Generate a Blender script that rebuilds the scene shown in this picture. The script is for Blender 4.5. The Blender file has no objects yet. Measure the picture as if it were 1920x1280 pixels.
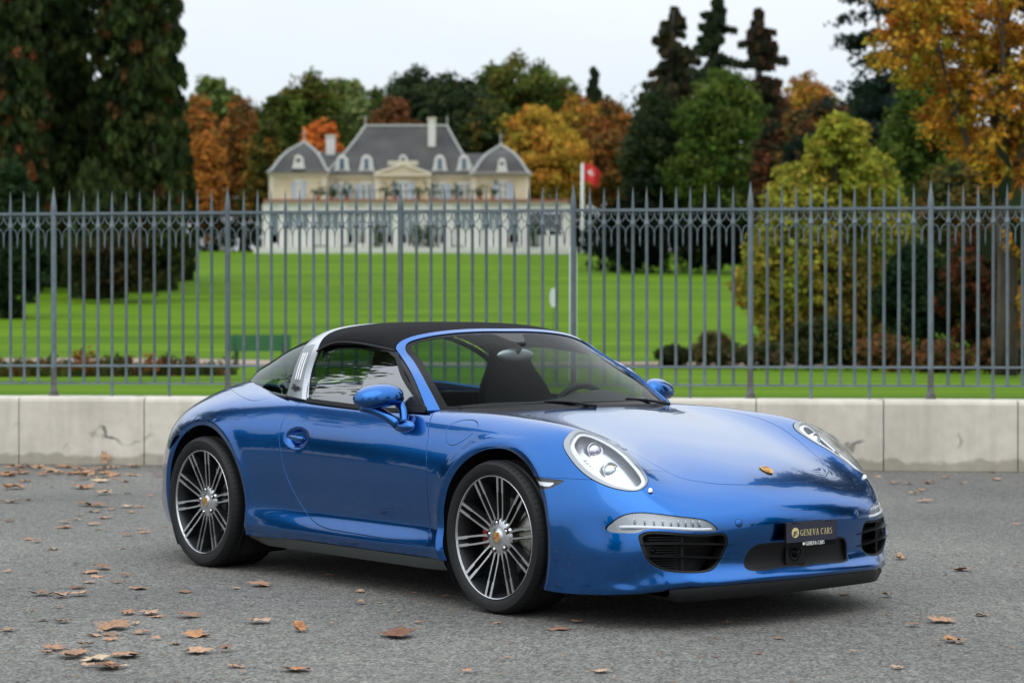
import bpy, bmesh, math, random
import numpy as np
from mathutils import Vector, Matrix
random.seed(7); rng=np.random.default_rng(7)
R=math.radians
sc=bpy.context.scene; col=sc.collection
# ------------------------------------------------------------------ camera, world, sun, exposure
cam_d=bpy.data.cameras.new('camera'); cam=bpy.data.objects.new('camera',cam_d); col.objects.link(cam)
cam.location=(0,0,1.2516); cam.rotation_euler=(R(90-.321),0,R(0)); sc.camera=cam
cam_d.sensor_width=36; cam_d.lens=75.83; cam_d.clip_end=3000; cam_d.clip_start=.1
cam_d.dof.use_dof=True; cam_d.dof.focus_distance=9.6; cam_d.dof.aperture_fstop=3.6
SUN_EL,SUN_AZ=52,200      # degrees; azimuth: direction the light comes from, clockwise from +Y
w=bpy.data.worlds.new('World'); sc.world=w; w.use_nodes=True; nt=w.node_tree; nt.nodes.clear()
def N(t,kind,**k):
    n=t.nodes.new(kind)
    for a,b in k.items(): setattr(n,a,b)
    return n
out=N(nt,'ShaderNodeOutputWorld'); bg=N(nt,'ShaderNodeBackground'); bg.inputs[1].default_value=.10
sky=N(nt,'ShaderNodeTexSky',sky_type='NISHITA',sun_disc=False,sun_elevation=R(SUN_EL),sun_rotation=R(SUN_AZ),altitude=400,air_density=1.2,dust_density=2)
tc=N(nt,'ShaderNodeTexCoord'); sep=N(nt,'ShaderNodeSeparateXYZ'); nt.links.new(tc.outputs['Generated'],sep.inputs[0])
mr=N(nt,'ShaderNodeMapRange'); mr.inputs['From Min'].default_value=-.05; mr.inputs['From Max'].default_value=1
mr.inputs['To Min'].default_value=7.9; mr.inputs['To Max'].default_value=22; nt.links.new(sep.outputs['Z'],mr.inputs[0])
mp=N(nt,'ShaderNodeMapping'); mp.inputs['Scale'].default_value=(1,1,3.2); nt.links.new(tc.outputs['Generated'],mp.inputs[0])
no=N(nt,'ShaderNodeTexNoise'); no.inputs['Scale'].default_value=2.2; no.inputs['Detail'].default_value=5; no.inputs['Roughness'].default_value=.55
nt.links.new(mp.outputs[0],no.inputs[0])
cr=N(nt,'ShaderNodeValToRGB'); cr.color_ramp.elements[0].position=.32; cr.color_ramp.elements[0].color=(.80,.90,1.0,1)
cr.color_ramp.elements[1].position=.68; cr.color_ramp.elements[1].color=(1.0,1.03,1.05,1); nt.links.new(no.outputs[0],cr.inputs[0])
vm=N(nt,'ShaderNodeVectorMath',operation='SCALE'); nt.links.new(cr.outputs[0],vm.inputs[0]); nt.links.new(mr.outputs[0],vm.inputs['Scale'])
mx=N(nt,'ShaderNodeMix',data_type='RGBA'); mx.inputs[0].default_value=.9
nt.links.new(sky.outputs[0],mx.inputs[6]); nt.links.new(vm.outputs[0],mx.inputs[7])
nt.links.new(mx.outputs[2],bg.inputs[0]); nt.links.new(bg.outputs[0],out.inputs[0])
sd=bpy.data.lights.new('sun','SUN'); sd.energy=.7; sd.angle=R(60); sd.color=(1,.96,.9)
sun=bpy.data.objects.new('sun',sd); col.objects.link(sun)
az=R(SUN_AZ); dvec=Vector((math.sin(az)*math.cos(R(SUN_EL)),math.cos(az)*math.cos(R(SUN_EL)),math.sin(R(SUN_EL))))
sun.rotation_euler=dvec.to_track_quat('Z','Y').to_euler(); sun.location=dvec*50
sc.view_settings.view_transform='Standard'; sc.view_settings.look='None'; sc.view_settings.exposure=0.0; sc.view_settings.gamma=1
sc.view_settings.use_curve_mapping=False
# ------------------------------------------------------------------ helpers
def tag(o,label=None,cat=None,group=None,kind=None):
    if label: o['label']=label
    if cat: o['category']=cat
    if group: o['group']=group
    if kind: o['kind']=kind
    return o
def empty(name,loc=(0,0,0),rz=0,**k):
    o=bpy.data.objects.new(name,None); col.objects.link(o); o.location=loc; o.rotation_euler=(0,0,rz); o.empty_display_size=.2
    return tag(o,**k)
def link(name,me,mat,parent=None,loc=None,**k):
    o=bpy.data.objects.new(name,me); col.objects.link(o)
    if mat is not None and not me.materials:
        for m in (mat if isinstance(mat,(list,tuple)) else [mat]): me.materials.append(m)
    if parent: o.parent=parent
    if loc is not None: o.location=loc
    return tag(o,**k)
def mesh(name,V,F,smooth=False,mi=None,normals=None,colors=None):
    me=bpy.data.meshes.new(name)
    if isinstance(F,np.ndarray):
        V=np.asarray(V,np.float32); k=F.shape[1]
        me.vertices.add(len(V)); me.vertices.foreach_set('co',V.ravel())
        me.loops.add(F.size); me.loops.foreach_set('vertex_index',F.astype(np.int32).ravel())
        me.polygons.add(len(F)); me.polygons.foreach_set('loop_start',np.arange(0,F.size,k,dtype=np.int32))
        me.update(calc_edges=True)
    else:
        me.from_pydata([tuple(map(float,v)) for v in V],[],[tuple(map(int,f)) for f in F])
    if mi is not None: me.polygons.foreach_set('material_index',np.asarray(mi,np.int32))
    me.polygons.foreach_set('use_smooth',np.full(len(me.polygons),bool(smooth)))
    if colors is not None:
        a=me.color_attributes.new('col','FLOAT_COLOR','CORNER' if len(colors)==len(me.loops) else 'POINT')
        c=np.ones((len(colors),4),np.float32); c[:,:3]=colors; a.data.foreach_set('color',c.ravel())
    me.update()
    if normals is not None:
        n=np.asarray(normals,float); n=n/np.maximum(np.linalg.norm(n,axis=1,keepdims=True),1e-9)
        me.normals_split_custom_set_from_vertices([tuple(x) for x in n])
    return me
class MB:
    """collects simple solids into one mesh"""
    def __init__(s): s.V=[];s.F=[];s.M=[];s.n=0
    def add(s,V,F,m=0):
        s.V+= [tuple(map(float,v)) for v in V]; s.F+=[tuple(i+s.n for i in f) for f in F]; s.M+=[m]*len(F); s.n+=len(V); return s
    def box(s,x0,x1,y0,y1,z0,z1,m=0):
        V=[(x0,y0,z0),(x1,y0,z0),(x1,y1,z0),(x0,y1,z0),(x0,y0,z1),(x1,y0,z1),(x1,y1,z1),(x0,y1,z1)]
        return s.add(V,[(0,3,2,1),(4,5,6,7),(0,1,5,4),(1,2,6,5),(2,3,7,6),(3,0,4,7)],m)
    def tube(s,P,r,n=8,m=0,cap=True):
        P=np.array(P,float); r=np.broadcast_to(np.asarray(r,float),(len(P),)); V=[];F=[]
        T=np.gradient(P,axis=0); T/=np.linalg.norm(T,axis=1,keepdims=True)
        a=np.array([0,0,1.]) if abs(T[0,2])<.9 else np.array([1.,0,0]); u=np.cross(T[0],a);u/=np.linalg.norm(u)
        for i in range(len(P)):
            u=u-T[i]*(u@T[i]); u/=np.linalg.norm(u); v=np.cross(T[i],u)
            for k in range(n):
                t=2*math.pi*k/n; V.append(P[i]+r[i]*(math.cos(t)*u+math.sin(t)*v))
        for i in range(len(P)-1):
            for k in range(n): F.append((i*n+k,i*n+(k+1)%n,(i+1)*n+(k+1)%n,(i+1)*n+k))
        if cap: F.append(tuple(range(n-1,-1,-1))); F.append(tuple((len(P)-1)*n+k for k in range(n)))
        return s.add(V,F,m)
    def lathe(s,prof,n=48,axis='z',c=(0,0,0),m=0,close=False):
        """prof: list of (radius, height) revolved about the axis"""
        V=[];F=[];c=np.array(c,float)
        for r,h in prof:
            for k in range(n):
                t=2*math.pi*k/n; a,b=r*math.cos(t),r*math.sin(t)
                V.append(c+(np.array([a,b,h]) if axis=='z' else np.array([a,h,b]) if axis=='y' else np.array([h,a,b])))
        L=len(prof)
        for i in range(L-(0 if close else 1)):
            j=(i+1)%L
            for k in range(n):
                q=(i*n+k,i*n+(k+1)%n,j*n+(k+1)%n,j*n+k)
                F.append(q if axis!='y' else q[::-1])
        return s.add(V,F,m)
    def prism(s,poly,h0,h1,f=lambda p,h:(p[0],p[1],h),m=0,mside=None):
        n=len(poly); V=[f(p,h0) for p in poly]+[f(p,h1) for p in poly]
        F=[tuple(range(n-1,-1,-1)),tuple(range(n,2*n))]; s.add(V,F,m)
        b=s.n-2*n; s.F+=[(b+i,b+(i+1)%n,b+n+(i+1)%n,b+n+i) for i in range(n)]; s.M+=[m if mside is None else mside]*n
        return s
    def mesh(s,name,smooth=False): return mesh(name,s.V,s.F,smooth,s.M)
    def obj(s,name,mat,parent=None,smooth=False,**k): return link(name,s.mesh(name,smooth),mat,parent,**k)
def smooth_by_angle(me,deg=35):
    bm=bmesh.new(); bm.from_mesh(me); bmesh.ops.recalc_face_normals(bm,faces=bm.faces)
    for e in bm.edges:
        if len(e.link_faces)==2 and e.calc_face_angle(0)>R(deg): e.smooth=False
    for f in bm.faces: f.smooth=True
    bm.to_mesh(me); bm.free(); return me
def spl(P,n):
    """natural cubic spline through P, n samples"""
    P=np.asarray(P,float)
    if len(P)==2:
        t=np.linspace(0,1,n)[:,None]; return P[0]*(1-t)+P[1]*t
    d=np.r_[0,np.cumsum(np.linalg.norm(np.diff(P,axis=0),axis=1)**.75)]; return nspl(d,P,np.linspace(0,d[-1],n))
def nspl(x,Y,xq):
    n=len(x); h=np.diff(x); A=np.zeros((n,n)); b=np.zeros((n,)+Y.shape[1:]); A[0,0]=A[-1,-1]=1
    for i in range(1,n-1):
        A[i,i-1]=h[i-1];A[i,i]=2*(h[i-1]+h[i]);A[i,i+1]=h[i]; b[i]=6*((Y[i+1]-Y[i])/h[i]-(Y[i]-Y[i-1])/h[i-1])
    M=np.linalg.solve(A,b.reshape(n,-1)).reshape(b.shape)
    i=np.clip(np.searchsorted(x,xq)-1,0,n-2); sh=(-1,)+(1,)*(Y.ndim-1)
    t=(xq-x[i]).reshape(sh); hi=h[i].reshape(sh)
    return Y[i]+t*((Y[i+1]-Y[i])/hi-hi*(2*M[i]+M[i+1])/6)+t*t*M[i]/2+t**3*(M[i+1]-M[i])/(6*hi)
def loft(curves,n,m):
    """surface through section curves: grid (m,n,3)"""
    C=np.stack([spl(c,n) for c in curves]); 
    if len(C)==2:
        t=np.linspace(0,1,m)[:,None,None]; return C[0]*(1-t)+C[1]*t
    d=np.r_[0,np.cumsum([np.linalg.norm(b-a,axis=1).mean() for a,b in zip(C[:-1],C[1:])])]
    return nspl(d,C,np.linspace(0,d[-1],m))
def gridF(a,b,off=0,flip=False):
    i=np.arange(a-1)[:,None]*b+np.arange(b-1)[None]; q=np.stack([i,i+b,i+b+1,i+1],-1).reshape(-1,4)+off
    return q[:,::-1] if flip else q
def gridN(G):
    a=np.gradient(G,axis=0);b=np.gradient(G,axis=1);n=np.cross(a,b); return n/np.maximum(np.linalg.norm(n,axis=-1,keepdims=True),1e-9)
def patch(name,G,mat,parent=None,mirror=False,thick=0,**k):
    """grid surface as a smooth mesh (optionally both sides of the car in one mesh, optionally with thickness)"""
    V=G.reshape(-1,3); F=gridF(*G.shape[:2]); 
    if mirror: F=np.concatenate([F,F[:,::-1]+len(V)]); V=np.concatenate([V,V*[1,-1,1]])
    me=mesh(name,V,F,True); o=link(name,me,mat,parent,**k)
    if mirror:
        bm=bmesh.new();bm.from_mesh(me);bmesh.ops.remove_doubles(bm,verts=bm.verts,dist=1e-5);bm.to_mesh(me);bm.free()
    if thick:
        md=o.modifiers.new('solid','SOLIDIFY'); md.thickness=thick; md.offset=-1
    return o
def polysdf(P,Q):
    """signed distance of points P (n,2) to closed polygon Q (m,2); positive inside"""
    P=np.asarray(P);Q=np.asarray(Q,float); A=Q;B=np.roll(Q,-1,0); d2=np.full(len(P),1e9); ins=np.zeros(len(P),bool)
    for a,b in zip(A,B):
        e=b-a; t=np.clip(((P-a)@e)/max(e@e,1e-12),0,1); d2=np.minimum(d2,((P-a-t[:,None]*e)**2).sum(1))
        c=((a[1]>P[:,1])!=(b[1]>P[:,1])); x=(b[0]-a[0])*(P[:,1]-a[1])/((b[1]-a[1]) if abs(b[1]-a[1])>1e-12 else 1e-12)+a[0]
        ins^=c&(P[:,0]<x)
    return np.where(ins,1,-1)*np.sqrt(d2)
def cspl(P,n):
    """closed smooth curve through P"""
    P=np.asarray(P,float); k=len(P); Q=np.concatenate([P[-3:],P,P[:3]]); d=np.r_[0,np.cumsum(np.linalg.norm(np.diff(Q,axis=0),axis=1)**.6)]
    return nspl(d,Q,np.linspace(d[3],d[3+k],n,endpoint=False))
# ------------------------------------------------------------------ materials
def mat(name,base=(.5,.5,.5),rough=.5,metal=0,**k):
    m=bpy.data.materials.new(name); m.use_nodes=True; b=m.node_tree.nodes['Principled BSDF']
    b.inputs['Base Color'].default_value=(*base,1); b.inputs['Roughness'].default_value=rough; b.inputs['Metallic'].default_value=metal
    for a,v in k.items(): b.inputs[a.replace('_',' ')].default_value=v
    return m
def nodes(m): return m.node_tree,m.node_tree.nodes['Principled BSDF']
def noise_col(m,scale,c0,c1,detail=4,rough=.6,lo=.35,hi=.65,bump=0,bscale=None,stretch=(1,1,1),coord='Object'):
    t,b=nodes(m); tc=N(t,'ShaderNodeTexCoord'); mp=N(t,'ShaderNodeMapping'); mp.inputs['Scale'].default_value=stretch
    t.links.new(tc.outputs[coord],mp.inputs[0]); n=N(t,'ShaderNodeTexNoise'); n.inputs['Scale'].default_value=scale; n.inputs['Detail'].default_value=detail
    n.inputs['Roughness'].default_value=rough; t.links.new(mp.outputs[0],n.inputs[0]); r=N(t,'ShaderNodeValToRGB')
    r.color_ramp.elements[0].position=lo; r.color_ramp.elements[0].color=(*c0,1); r.color_ramp.elements[1].position=hi; r.color_ramp.elements[1].color=(*c1,1)
    t.links.new(n.outputs[0],r.inputs[0]); t.links.new(r.outputs[0],b.inputs['Base Color'])
    if bump:
        n2=N(t,'ShaderNodeTexNoise'); n2.inputs['Scale'].default_value=bscale or scale*4; n2.inputs['Detail'].default_value=6; t.links.new(mp.outputs[0],n2.inputs[0])
        bp=N(t,'ShaderNodeBump'); bp.inputs['Strength'].default_value=bump; bp.inputs['Distance'].default_value=.01
        t.links.new(n2.outputs[0],bp.inputs['Height']); t.links.new(bp.outputs[0],b.inputs['Normal'])
    return m
def glass(name,tint,ior=.04,pw_=5.0):
    """thin pane: transparent with Fresnel reflection"""
    m=bpy.data.materials.new(name); m.use_nodes=True; t=m.node_tree; t.nodes.clear(); o=N(t,'ShaderNodeOutputMaterial')
    tr=N(t,'ShaderNodeBsdfTransparent'); tr.inputs[0].default_value=(*tint,1); gl=N(t,'ShaderNodeBsdfGlossy'); gl.inputs['Roughness'].default_value=.0
    lw_=N(t,'ShaderNodeLayerWeight'); pw=N(t,'ShaderNodeMath',operation='POWER'); pw.inputs[1].default_value=pw_; t.links.new(lw_.outputs['Facing'],pw.inputs[0])   # Schlick reflectance, the same from both sides
    ma=N(t,'ShaderNodeMath',operation='MULTIPLY_ADD'); ma.inputs[1].default_value=1-ior; ma.inputs[2].default_value=ior; t.links.new(pw.outputs[0],ma.inputs[0])
    lw_.inputs[0].default_value=.5
    mx=N(t,'ShaderNodeMixShader'); t.links.new(ma.outputs[0],mx.inputs[0]); t.links.new(tr.outputs[0],mx.inputs[1]); t.links.new(gl.outputs[0],mx.inputs[2]); t.links.new(mx.outputs[0],o.inputs[0])
    return m
paint=mat('blue metallic paint',(.0003,.105,.38),.23,1.0,Coat_Weight=1.0,Coat_Roughness=.008,Coat_IOR=1.5)
t,b=nodes(paint); vo=N(t,'ShaderNodeTexVoronoi'); vo.inputs['Scale'].default_value=900; tcp=N(t,'ShaderNodeTexCoord'); t.links.new(tcp.outputs['Object'],vo.inputs[0])
mrp=N(t,'ShaderNodeMix',data_type='RGBA'); mrp.inputs[6].default_value=(.0002,.084,.31,1); mrp.inputs[7].default_value=(.0004,.126,.46,1); spc=N(t,'ShaderNodeSeparateColor'); t.links.new(vo.outputs['Color'],spc.inputs[0]); t.links.new(spc.outputs[0],mrp.inputs[0]); t.links.new(mrp.outputs[2],b.inputs['Base Color'])
black=mat('black plastic',(.009,.009,.010),.5,Specular_IOR_Level=.35); blackgl=mat('black gloss',(.005,.005,.006),.15,Specular_IOR_Level=.12); rubber=mat('tyre rubber',(.010,.010,.011),.6,Specular_IOR_Level=.35)
fabric=mat('black fabric',(.008,.008,.009),.9,Specular_IOR_Level=.15); noise_col(fabric,700,(.006,.006,.007),(.010,.010,.012),bump=.25,bscale=1200)
silver=mat('satin silver',(.62,.64,.66),.28,.9); satin=mat('satin grey silver',(.33,.35,.37),.38,.85); chrome=mat('chrome',(.85,.86,.87),.06,1.0)
alu=mat('machined alloy',(.66,.67,.69),.24,1.0); darkalloy=mat('dark alloy',(.055,.058,.063),.35,.8); trimgrey=mat('grey sill trim',(.045,.05,.05),.5)
red=mat('caliper red',(.35,.008,.008),.4); disc=mat('brake disc',(.33,.31,.28),.35,.9); gold=mat('badge gold',(.62,.36,.08),.35,.6); badgered=mat('badge red',(.4,.02,.02),.4)
wsglass=glass('windscreen glass',(.90,.95,.92),.003,7.0); sideglass=glass('side glass',(.42,.50,.46),.38); rearglass=glass('rear glass',(.30,.44,.38),.025,6.0); lens=glass('lamp lens',(.95,.96,.97),.04)
bucket=mat('lamp reflector',(.66,.68,.71),.34,1.0); lampwhite=mat('lamp light guide',(.85,.87,.9),.25,0); seatm=mat('dark leather',(.006,.0065,.007),.65,Specular_IOR_Level=.2); taillens=mat('red lamp',(.25,.008,.008),.15)
iri=mat('coated lamp glass',(.75,.74,.80),.08,1.0); t,b=nodes(iri)
lw=N(t,'ShaderNodeTexCoord'); wv=N(t,'ShaderNodeTexNoise'); wv.inputs['Scale'].default_value=9; t.links.new(lw.outputs['Object'],wv.inputs[0]); rp=N(t,'ShaderNodeValToRGB'); rp.color_ramp.elements[0].position=.40; rp.color_ramp.elements[0].color=(.72,.66,.80,1); rp.color_ramp.elements[1].position=.62; rp.color_ramp.elements[1].color=(.70,.80,.84,1)
e=rp.color_ramp.elements.new(.5); e.color=(.88,.88,.88,1); e=rp.color_ramp.elements.new(.56); e.color=(.85,.72,.5,1); t.links.new(wv.outputs[0],rp.inputs[0]); t.links.new(rp.outputs[0],b.inputs['Base Color'])

# control net: stations (front bottom edge -> nose -> hood -> cabin -> tail -> rear bottom edge) x rails (centre -> crown -> side -> sill)
def body_table():
    T=[]
    def st(*p): T.append(np.array(p,float).reshape(-1,3))
    st(1.035,0,.185, 1.025,.22,.185, 1.0,.40,.183, .97,.52,.18, .945,.59,.176, .92,.64,.172, .895,.68,.168, .87,.71,.163, .85,.73,.16, .835,.745,.157, .82,.757,.155, .805,.768,.153)
    st(1.048,0,.213, 1.038,.22,.212, 1.013,.40,.21, .98,.53,.207, .95,.605,.203, .92,.66,.198, .89,.70,.192, .855,.735,.185, .825,.757,.175, .80,.775,.165, .775,.788,.157, .75,.80,.15)
    st(1.022,0,.258, 1.012,.22,.258, .982,.41,.258, .952,.54,.256, .925,.62,.253, .895,.68,.247, .86,.725,.235, .81,.765,.215, .765,.79,.196, .73,.81,.177, .705,.82,.16, .68,.828,.146)
    st(1.028,0,.34, 1.018,.22,.34, .985,.42,.34, .945,.56,.337, .91,.645,.331, .87,.71,.319, .82,.76,.296, .755,.80,.263, .70,.825,.228, .66,.838,.194, .63,.846,.165, .60,.85,.142)
    st(1.04,0,.425, 1.03,.22,.424, .99,.43,.42, .94,.58,.415, .895,.665,.405, .845,.73,.388, .78,.785,.36, .70,.83,.315, .635,.85,.268, .59,.86,.22, .555,.866,.175, .53,.868,.14)
    st(1.020,0,.487, 1.008,.22,.486, .965,.43,.483, .91,.585,.479, .855,.68,.47, .80,.745,.452, .725,.80,.42, .635,.85,.365, .565,.87,.305, .515,.876,.25, .48,.878,.19, .455,.875,.138)
    st(.945,0,.558, .935,.22,.556, .89,.43,.55, .835,.59,.55, .785,.69,.556, .725,.765,.53, .645,.825,.485, .55,.868,.418, .485,.885,.347, .435,.889,.28, .40,.886,.21, .375,.88,.14)
    st(.81,0,.636, .80,.22,.634, .755,.44,.620, .695,.585,.645, .65,.69,.68, .60,.775,.635, .535,.84,.56, .46,.885,.47, .40,.897,.385, .35,.90,.30, .31,.895,.22, .29,.885,.15)
    st(.64,0,.70, .63,.22,.698, .59,.45,.686, .545,.585,.722, .505,.70,.762, .455,.785,.705, .40,.848,.62, .34,.89,.52, .30,.903,.42, .265,.905,.32, .24,.898,.23, .22,.887,.16)
    st(.44,0,.752, .435,.22,.75, .41,.46,.742, .39,.59,.775, .365,.705,.812, .325,.79,.76, .285,.855,.67, .25,.893,.56, .22,.905,.44, .19,.907,.33, .17,.90,.24, .16,.888,.17)
    st(.22,0,.797, .22,.22,.795, .215,.47,.785, .205,.60,.812, .20,.71,.840, .18,.795,.79, .155,.858,.70, .13,.895,.58, .115,.905,.45, .10,.905,.34, .09,.90,.25, .08,.888,.18)
    st(0,0,.835, 0,.22,.832, 0,.48,.820, 0,.61,.840, 0,.71,.855, 0,.79,.812, 0,.860,.725, 0,.896,.60, 0,.905,.46, 0,.905,.35, 0,.90,.26, 0,.888,.19)
    st(-.25,0,.872, -.25,.22,.870, -.25,.49,.853, -.25,.62,.864, -.25,.715,.870, -.25,.792,.828, -.25,.858,.738, -.25,.89,.60, -.25,.89,.45, -.25,.885,.35, -.25,.89,.27, -.25,.88,.20)
    st(-.5,0,.895, -.5,.22,.893, -.5,.50,.876, -.5,.63,.878, -.5,.73,.872, -.5,.80,.828, -.5,.86,.74, -.5,.885,.60, -.5,.876,.43, -.5,.866,.345, -.5,.886,.275, -.5,.876,.21)
    st(-.85,0,.90, -.85,.22,.90, -.85,.50,.89, -.85,.65,.885, -.85,.75,.878, -.85,.81,.832, -.85,.863,.745, -.85,.884,.60, -.85,.87,.42, -.85,.860,.34, -.85,.884,.272, -.85,.876,.21)
    st(-1.2,0,.91, -1.2,.22,.91, -1.2,.50,.90, -1.2,.66,.895, -1.2,.758,.884, -1.2,.813,.838, -1.2,.865,.748, -1.2,.883,.60, -1.2,.869,.42, -1.2,.860,.34, -1.2,.884,.272, -1.2,.876,.21)
    st(-1.55,0,.92, -1.55,.22,.92, -1.55,.50,.915, -1.55,.66,.905, -1.55,.758,.895, -1.55,.815,.845, -1.55,.868,.75, -1.55,.884,.60, -1.55,.872,.42, -1.55,.866,.34, -1.55,.886,.27, -1.55,.876,.21)
    st(-1.85,0,.95, -1.85,.22,.95, -1.85,.50,.94, -1.85,.66,.925, -1.85,.755,.907, -1.85,.825,.855, -1.85,.882,.755, -1.85,.899,.60, -1.85,.888,.42, -1.85,.886,.34, -1.85,.896,.27, -1.85,.882,.20)
    st(-2.15,0,.99, -2.15,.22,.985, -2.15,.48,.97, -2.15,.64,.945, -2.15,.745,.915, -2.15,.832,.86, -2.15,.90,.76, -2.15,.920,.61, -2.15,.916,.43, -2.15,.912,.34, -2.15,.908,.26, -2.15,.887,.20)
    st(-2.45,0,.995, -2.45,.23,.99, -2.45,.46,.975, -2.45,.62,.948, -2.45,.735,.907, -2.45,.835,.85, -2.45,.905,.755, -2.45,.928,.61, -2.45,.925,.43, -2.45,.92,.34, -2.45,.91,.26, -2.45,.89,.20)
    st(-2.75,0,.955, -2.75,.23,.95, -2.75,.46,.935, -2.75,.61,.908, -2.75,.725,.865, -2.75,.815,.805, -2.75,.88,.715, -2.75,.903,.585, -2.75,.90,.43, -2.75,.895,.34, -2.75,.885,.26, -2.75,.87,.20)
    st(-3.0,0,.895, -3.0,.23,.89, -3.0,.45,.875, -2.99,.59,.845, -2.98,.69,.80, -2.97,.77,.735, -2.96,.825,.64, -2.95,.852,.52, -2.94,.855,.41, -2.93,.852,.33, -2.92,.845,.26, -2.91,.835,.20)
    st(-3.21,0,.835, -3.205,.23,.83, -3.19,.44,.812, -3.165,.565,.78, -3.14,.65,.73, -3.12,.715,.66, -3.105,.755,.565, -3.09,.782,.46, -3.07,.795,.37, -3.05,.80,.305, -3.03,.80,.25, -3.01,.795,.205)
    st(-3.345,0,.785, -3.335,.23,.778, -3.305,.43,.755, -3.265,.55,.715, -3.235,.62,.655, -3.215,.675,.58, -3.195,.71,.50, -3.175,.735,.41, -3.155,.75,.34, -3.135,.757,.285, -3.115,.758,.24, -3.09,.755,.21)
    st(-3.405,0,.70, -3.395,.23,.69, -3.36,.43,.66, -3.32,.54,.61, -3.29,.60,.55, -3.27,.645,.485, -3.25,.68,.42, -3.23,.70,.355, -3.215,.712,.305, -3.20,.717,.265, -3.185,.718,.235, -3.165,.715,.215)
    st(-3.445,0,.58, -3.435,.22,.565, -3.40,.42,.53, -3.365,.52,.485, -3.335,.58,.44, -3.31,.62,.395, -3.29,.65,.35, -3.275,.665,.31, -3.26,.675,.28, -3.25,.68,.255, -3.24,.68,.235, -3.225,.677,.22)
    st(-3.455,0,.43, -3.445,.22,.42, -3.41,.41,.395, -3.38,.505,.365, -3.35,.56,.335, -3.33,.595,.31, -3.31,.62,.29, -3.30,.635,.27, -3.285,.645,.255, -3.275,.65,.243, -3.265,.65,.233, -3.255,.647,.225)
    st(-3.43,0,.27, -3.42,.21,.265, -3.39,.40,.26, -3.365,.49,.255, -3.34,.545,.25, -3.325,.57,.245, -3.31,.59,.24, -3.30,.60,.238, -3.29,.61,.235, -3.28,.615,.232, -3.27,.62,.23, -3.265,.62,.228)
    T=np.array(T)
    T[8:12,2,2]+=(.004,.006,.006,.004); T[8:12,3,2]+=(.004,.010,.010,.006)      # fender inner slopes
    T[0:3,4:12,0]-=np.array([.02,.012,.006])[:,None]; T[0:3,4:12,1]-=np.array([.012,.008,.003])[:,None]
    T[2,0:9,0]-=.011; T[2,0:9,2]+=.004; T[1,0:9,0]+=.003
    T[19:21,0:3,2]+=.018; T[19:21,3,2]+=.01
    T[20:24,6:,0]+=.0
    return T
def bsp_mat(n,u):
    """uniform cubic B-spline rows with reflected-linear end control points"""
    u=np.clip(u,0,n-1-1e-9); i=np.floor(u).astype(int); f=u-i
    w=np.stack([(1-f)**3/6,(3*f**3-6*f**2+4)/6,(-3*f**3+3*f**2+3*f+1)/6,f**3/6],1)
    M=np.zeros((len(u),n+2))
    for k in range(4): M[np.arange(len(u)),i+k]+=w[:,k]
    R=M[:,1:-1].copy()
    R[:,0]+=2*M[:,0]; R[:,1]-=M[:,0]; R[:,-1]+=2*M[:,-1]; R[:,-2]-=M[:,-1]
    return R
class Body:
    def __init__(s,comp=.75,T=None):
        T=body_table() if T is None else T; ns,nt=T.shape[:2]
        # mirror across the centre plane so the middle stays smooth
        m=T[:,1:4][:,::-1]*[1,-1,1]; T2=np.concatenate([m,T],1)
        Bs=bsp_mat(ns,np.arange(ns)); Bt=bsp_mat(nt+3,np.arange(nt+3.))
        C=T2.copy()
        for _ in range(3):
            C=C+comp*(T2-np.einsum('ai,ijk,bj->abk',Bs,C,Bt))
        s.C=C;s.ns=ns;s.nt=nt
    def ev(s,u,v):
        """tensor grid evaluation"""
        Bs=bsp_mat(s.ns,u);Bt=bsp_mat(s.nt+3,v+3.)
        return np.einsum('ai,ijk,bj->abk',Bs,s.C,Bt)
    def pt(s,u,v):
        Bs=bsp_mat(s.ns,np.atleast_1d(u));Bt=bsp_mat(s.nt+3,np.atleast_1d(v)+3.)
        return np.einsum('ai,ijk,aj->ak',Bs,s.C,Bt)
def arcsamples(f,n,step,m=40):
    """parameter samples 0..n with roughly equal arc length"""
    u=np.linspace(0,n,n*m+1); P=f(u); d=np.linalg.norm(np.diff(P,axis=0),axis=-1)
    if d.ndim>1: d=d.max(1)
    L=np.r_[0,np.cumsum(d)]; k=int(L[-1]/step)+1
    return np.interp(np.linspace(0,L[-1],k+1),L,u)

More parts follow.
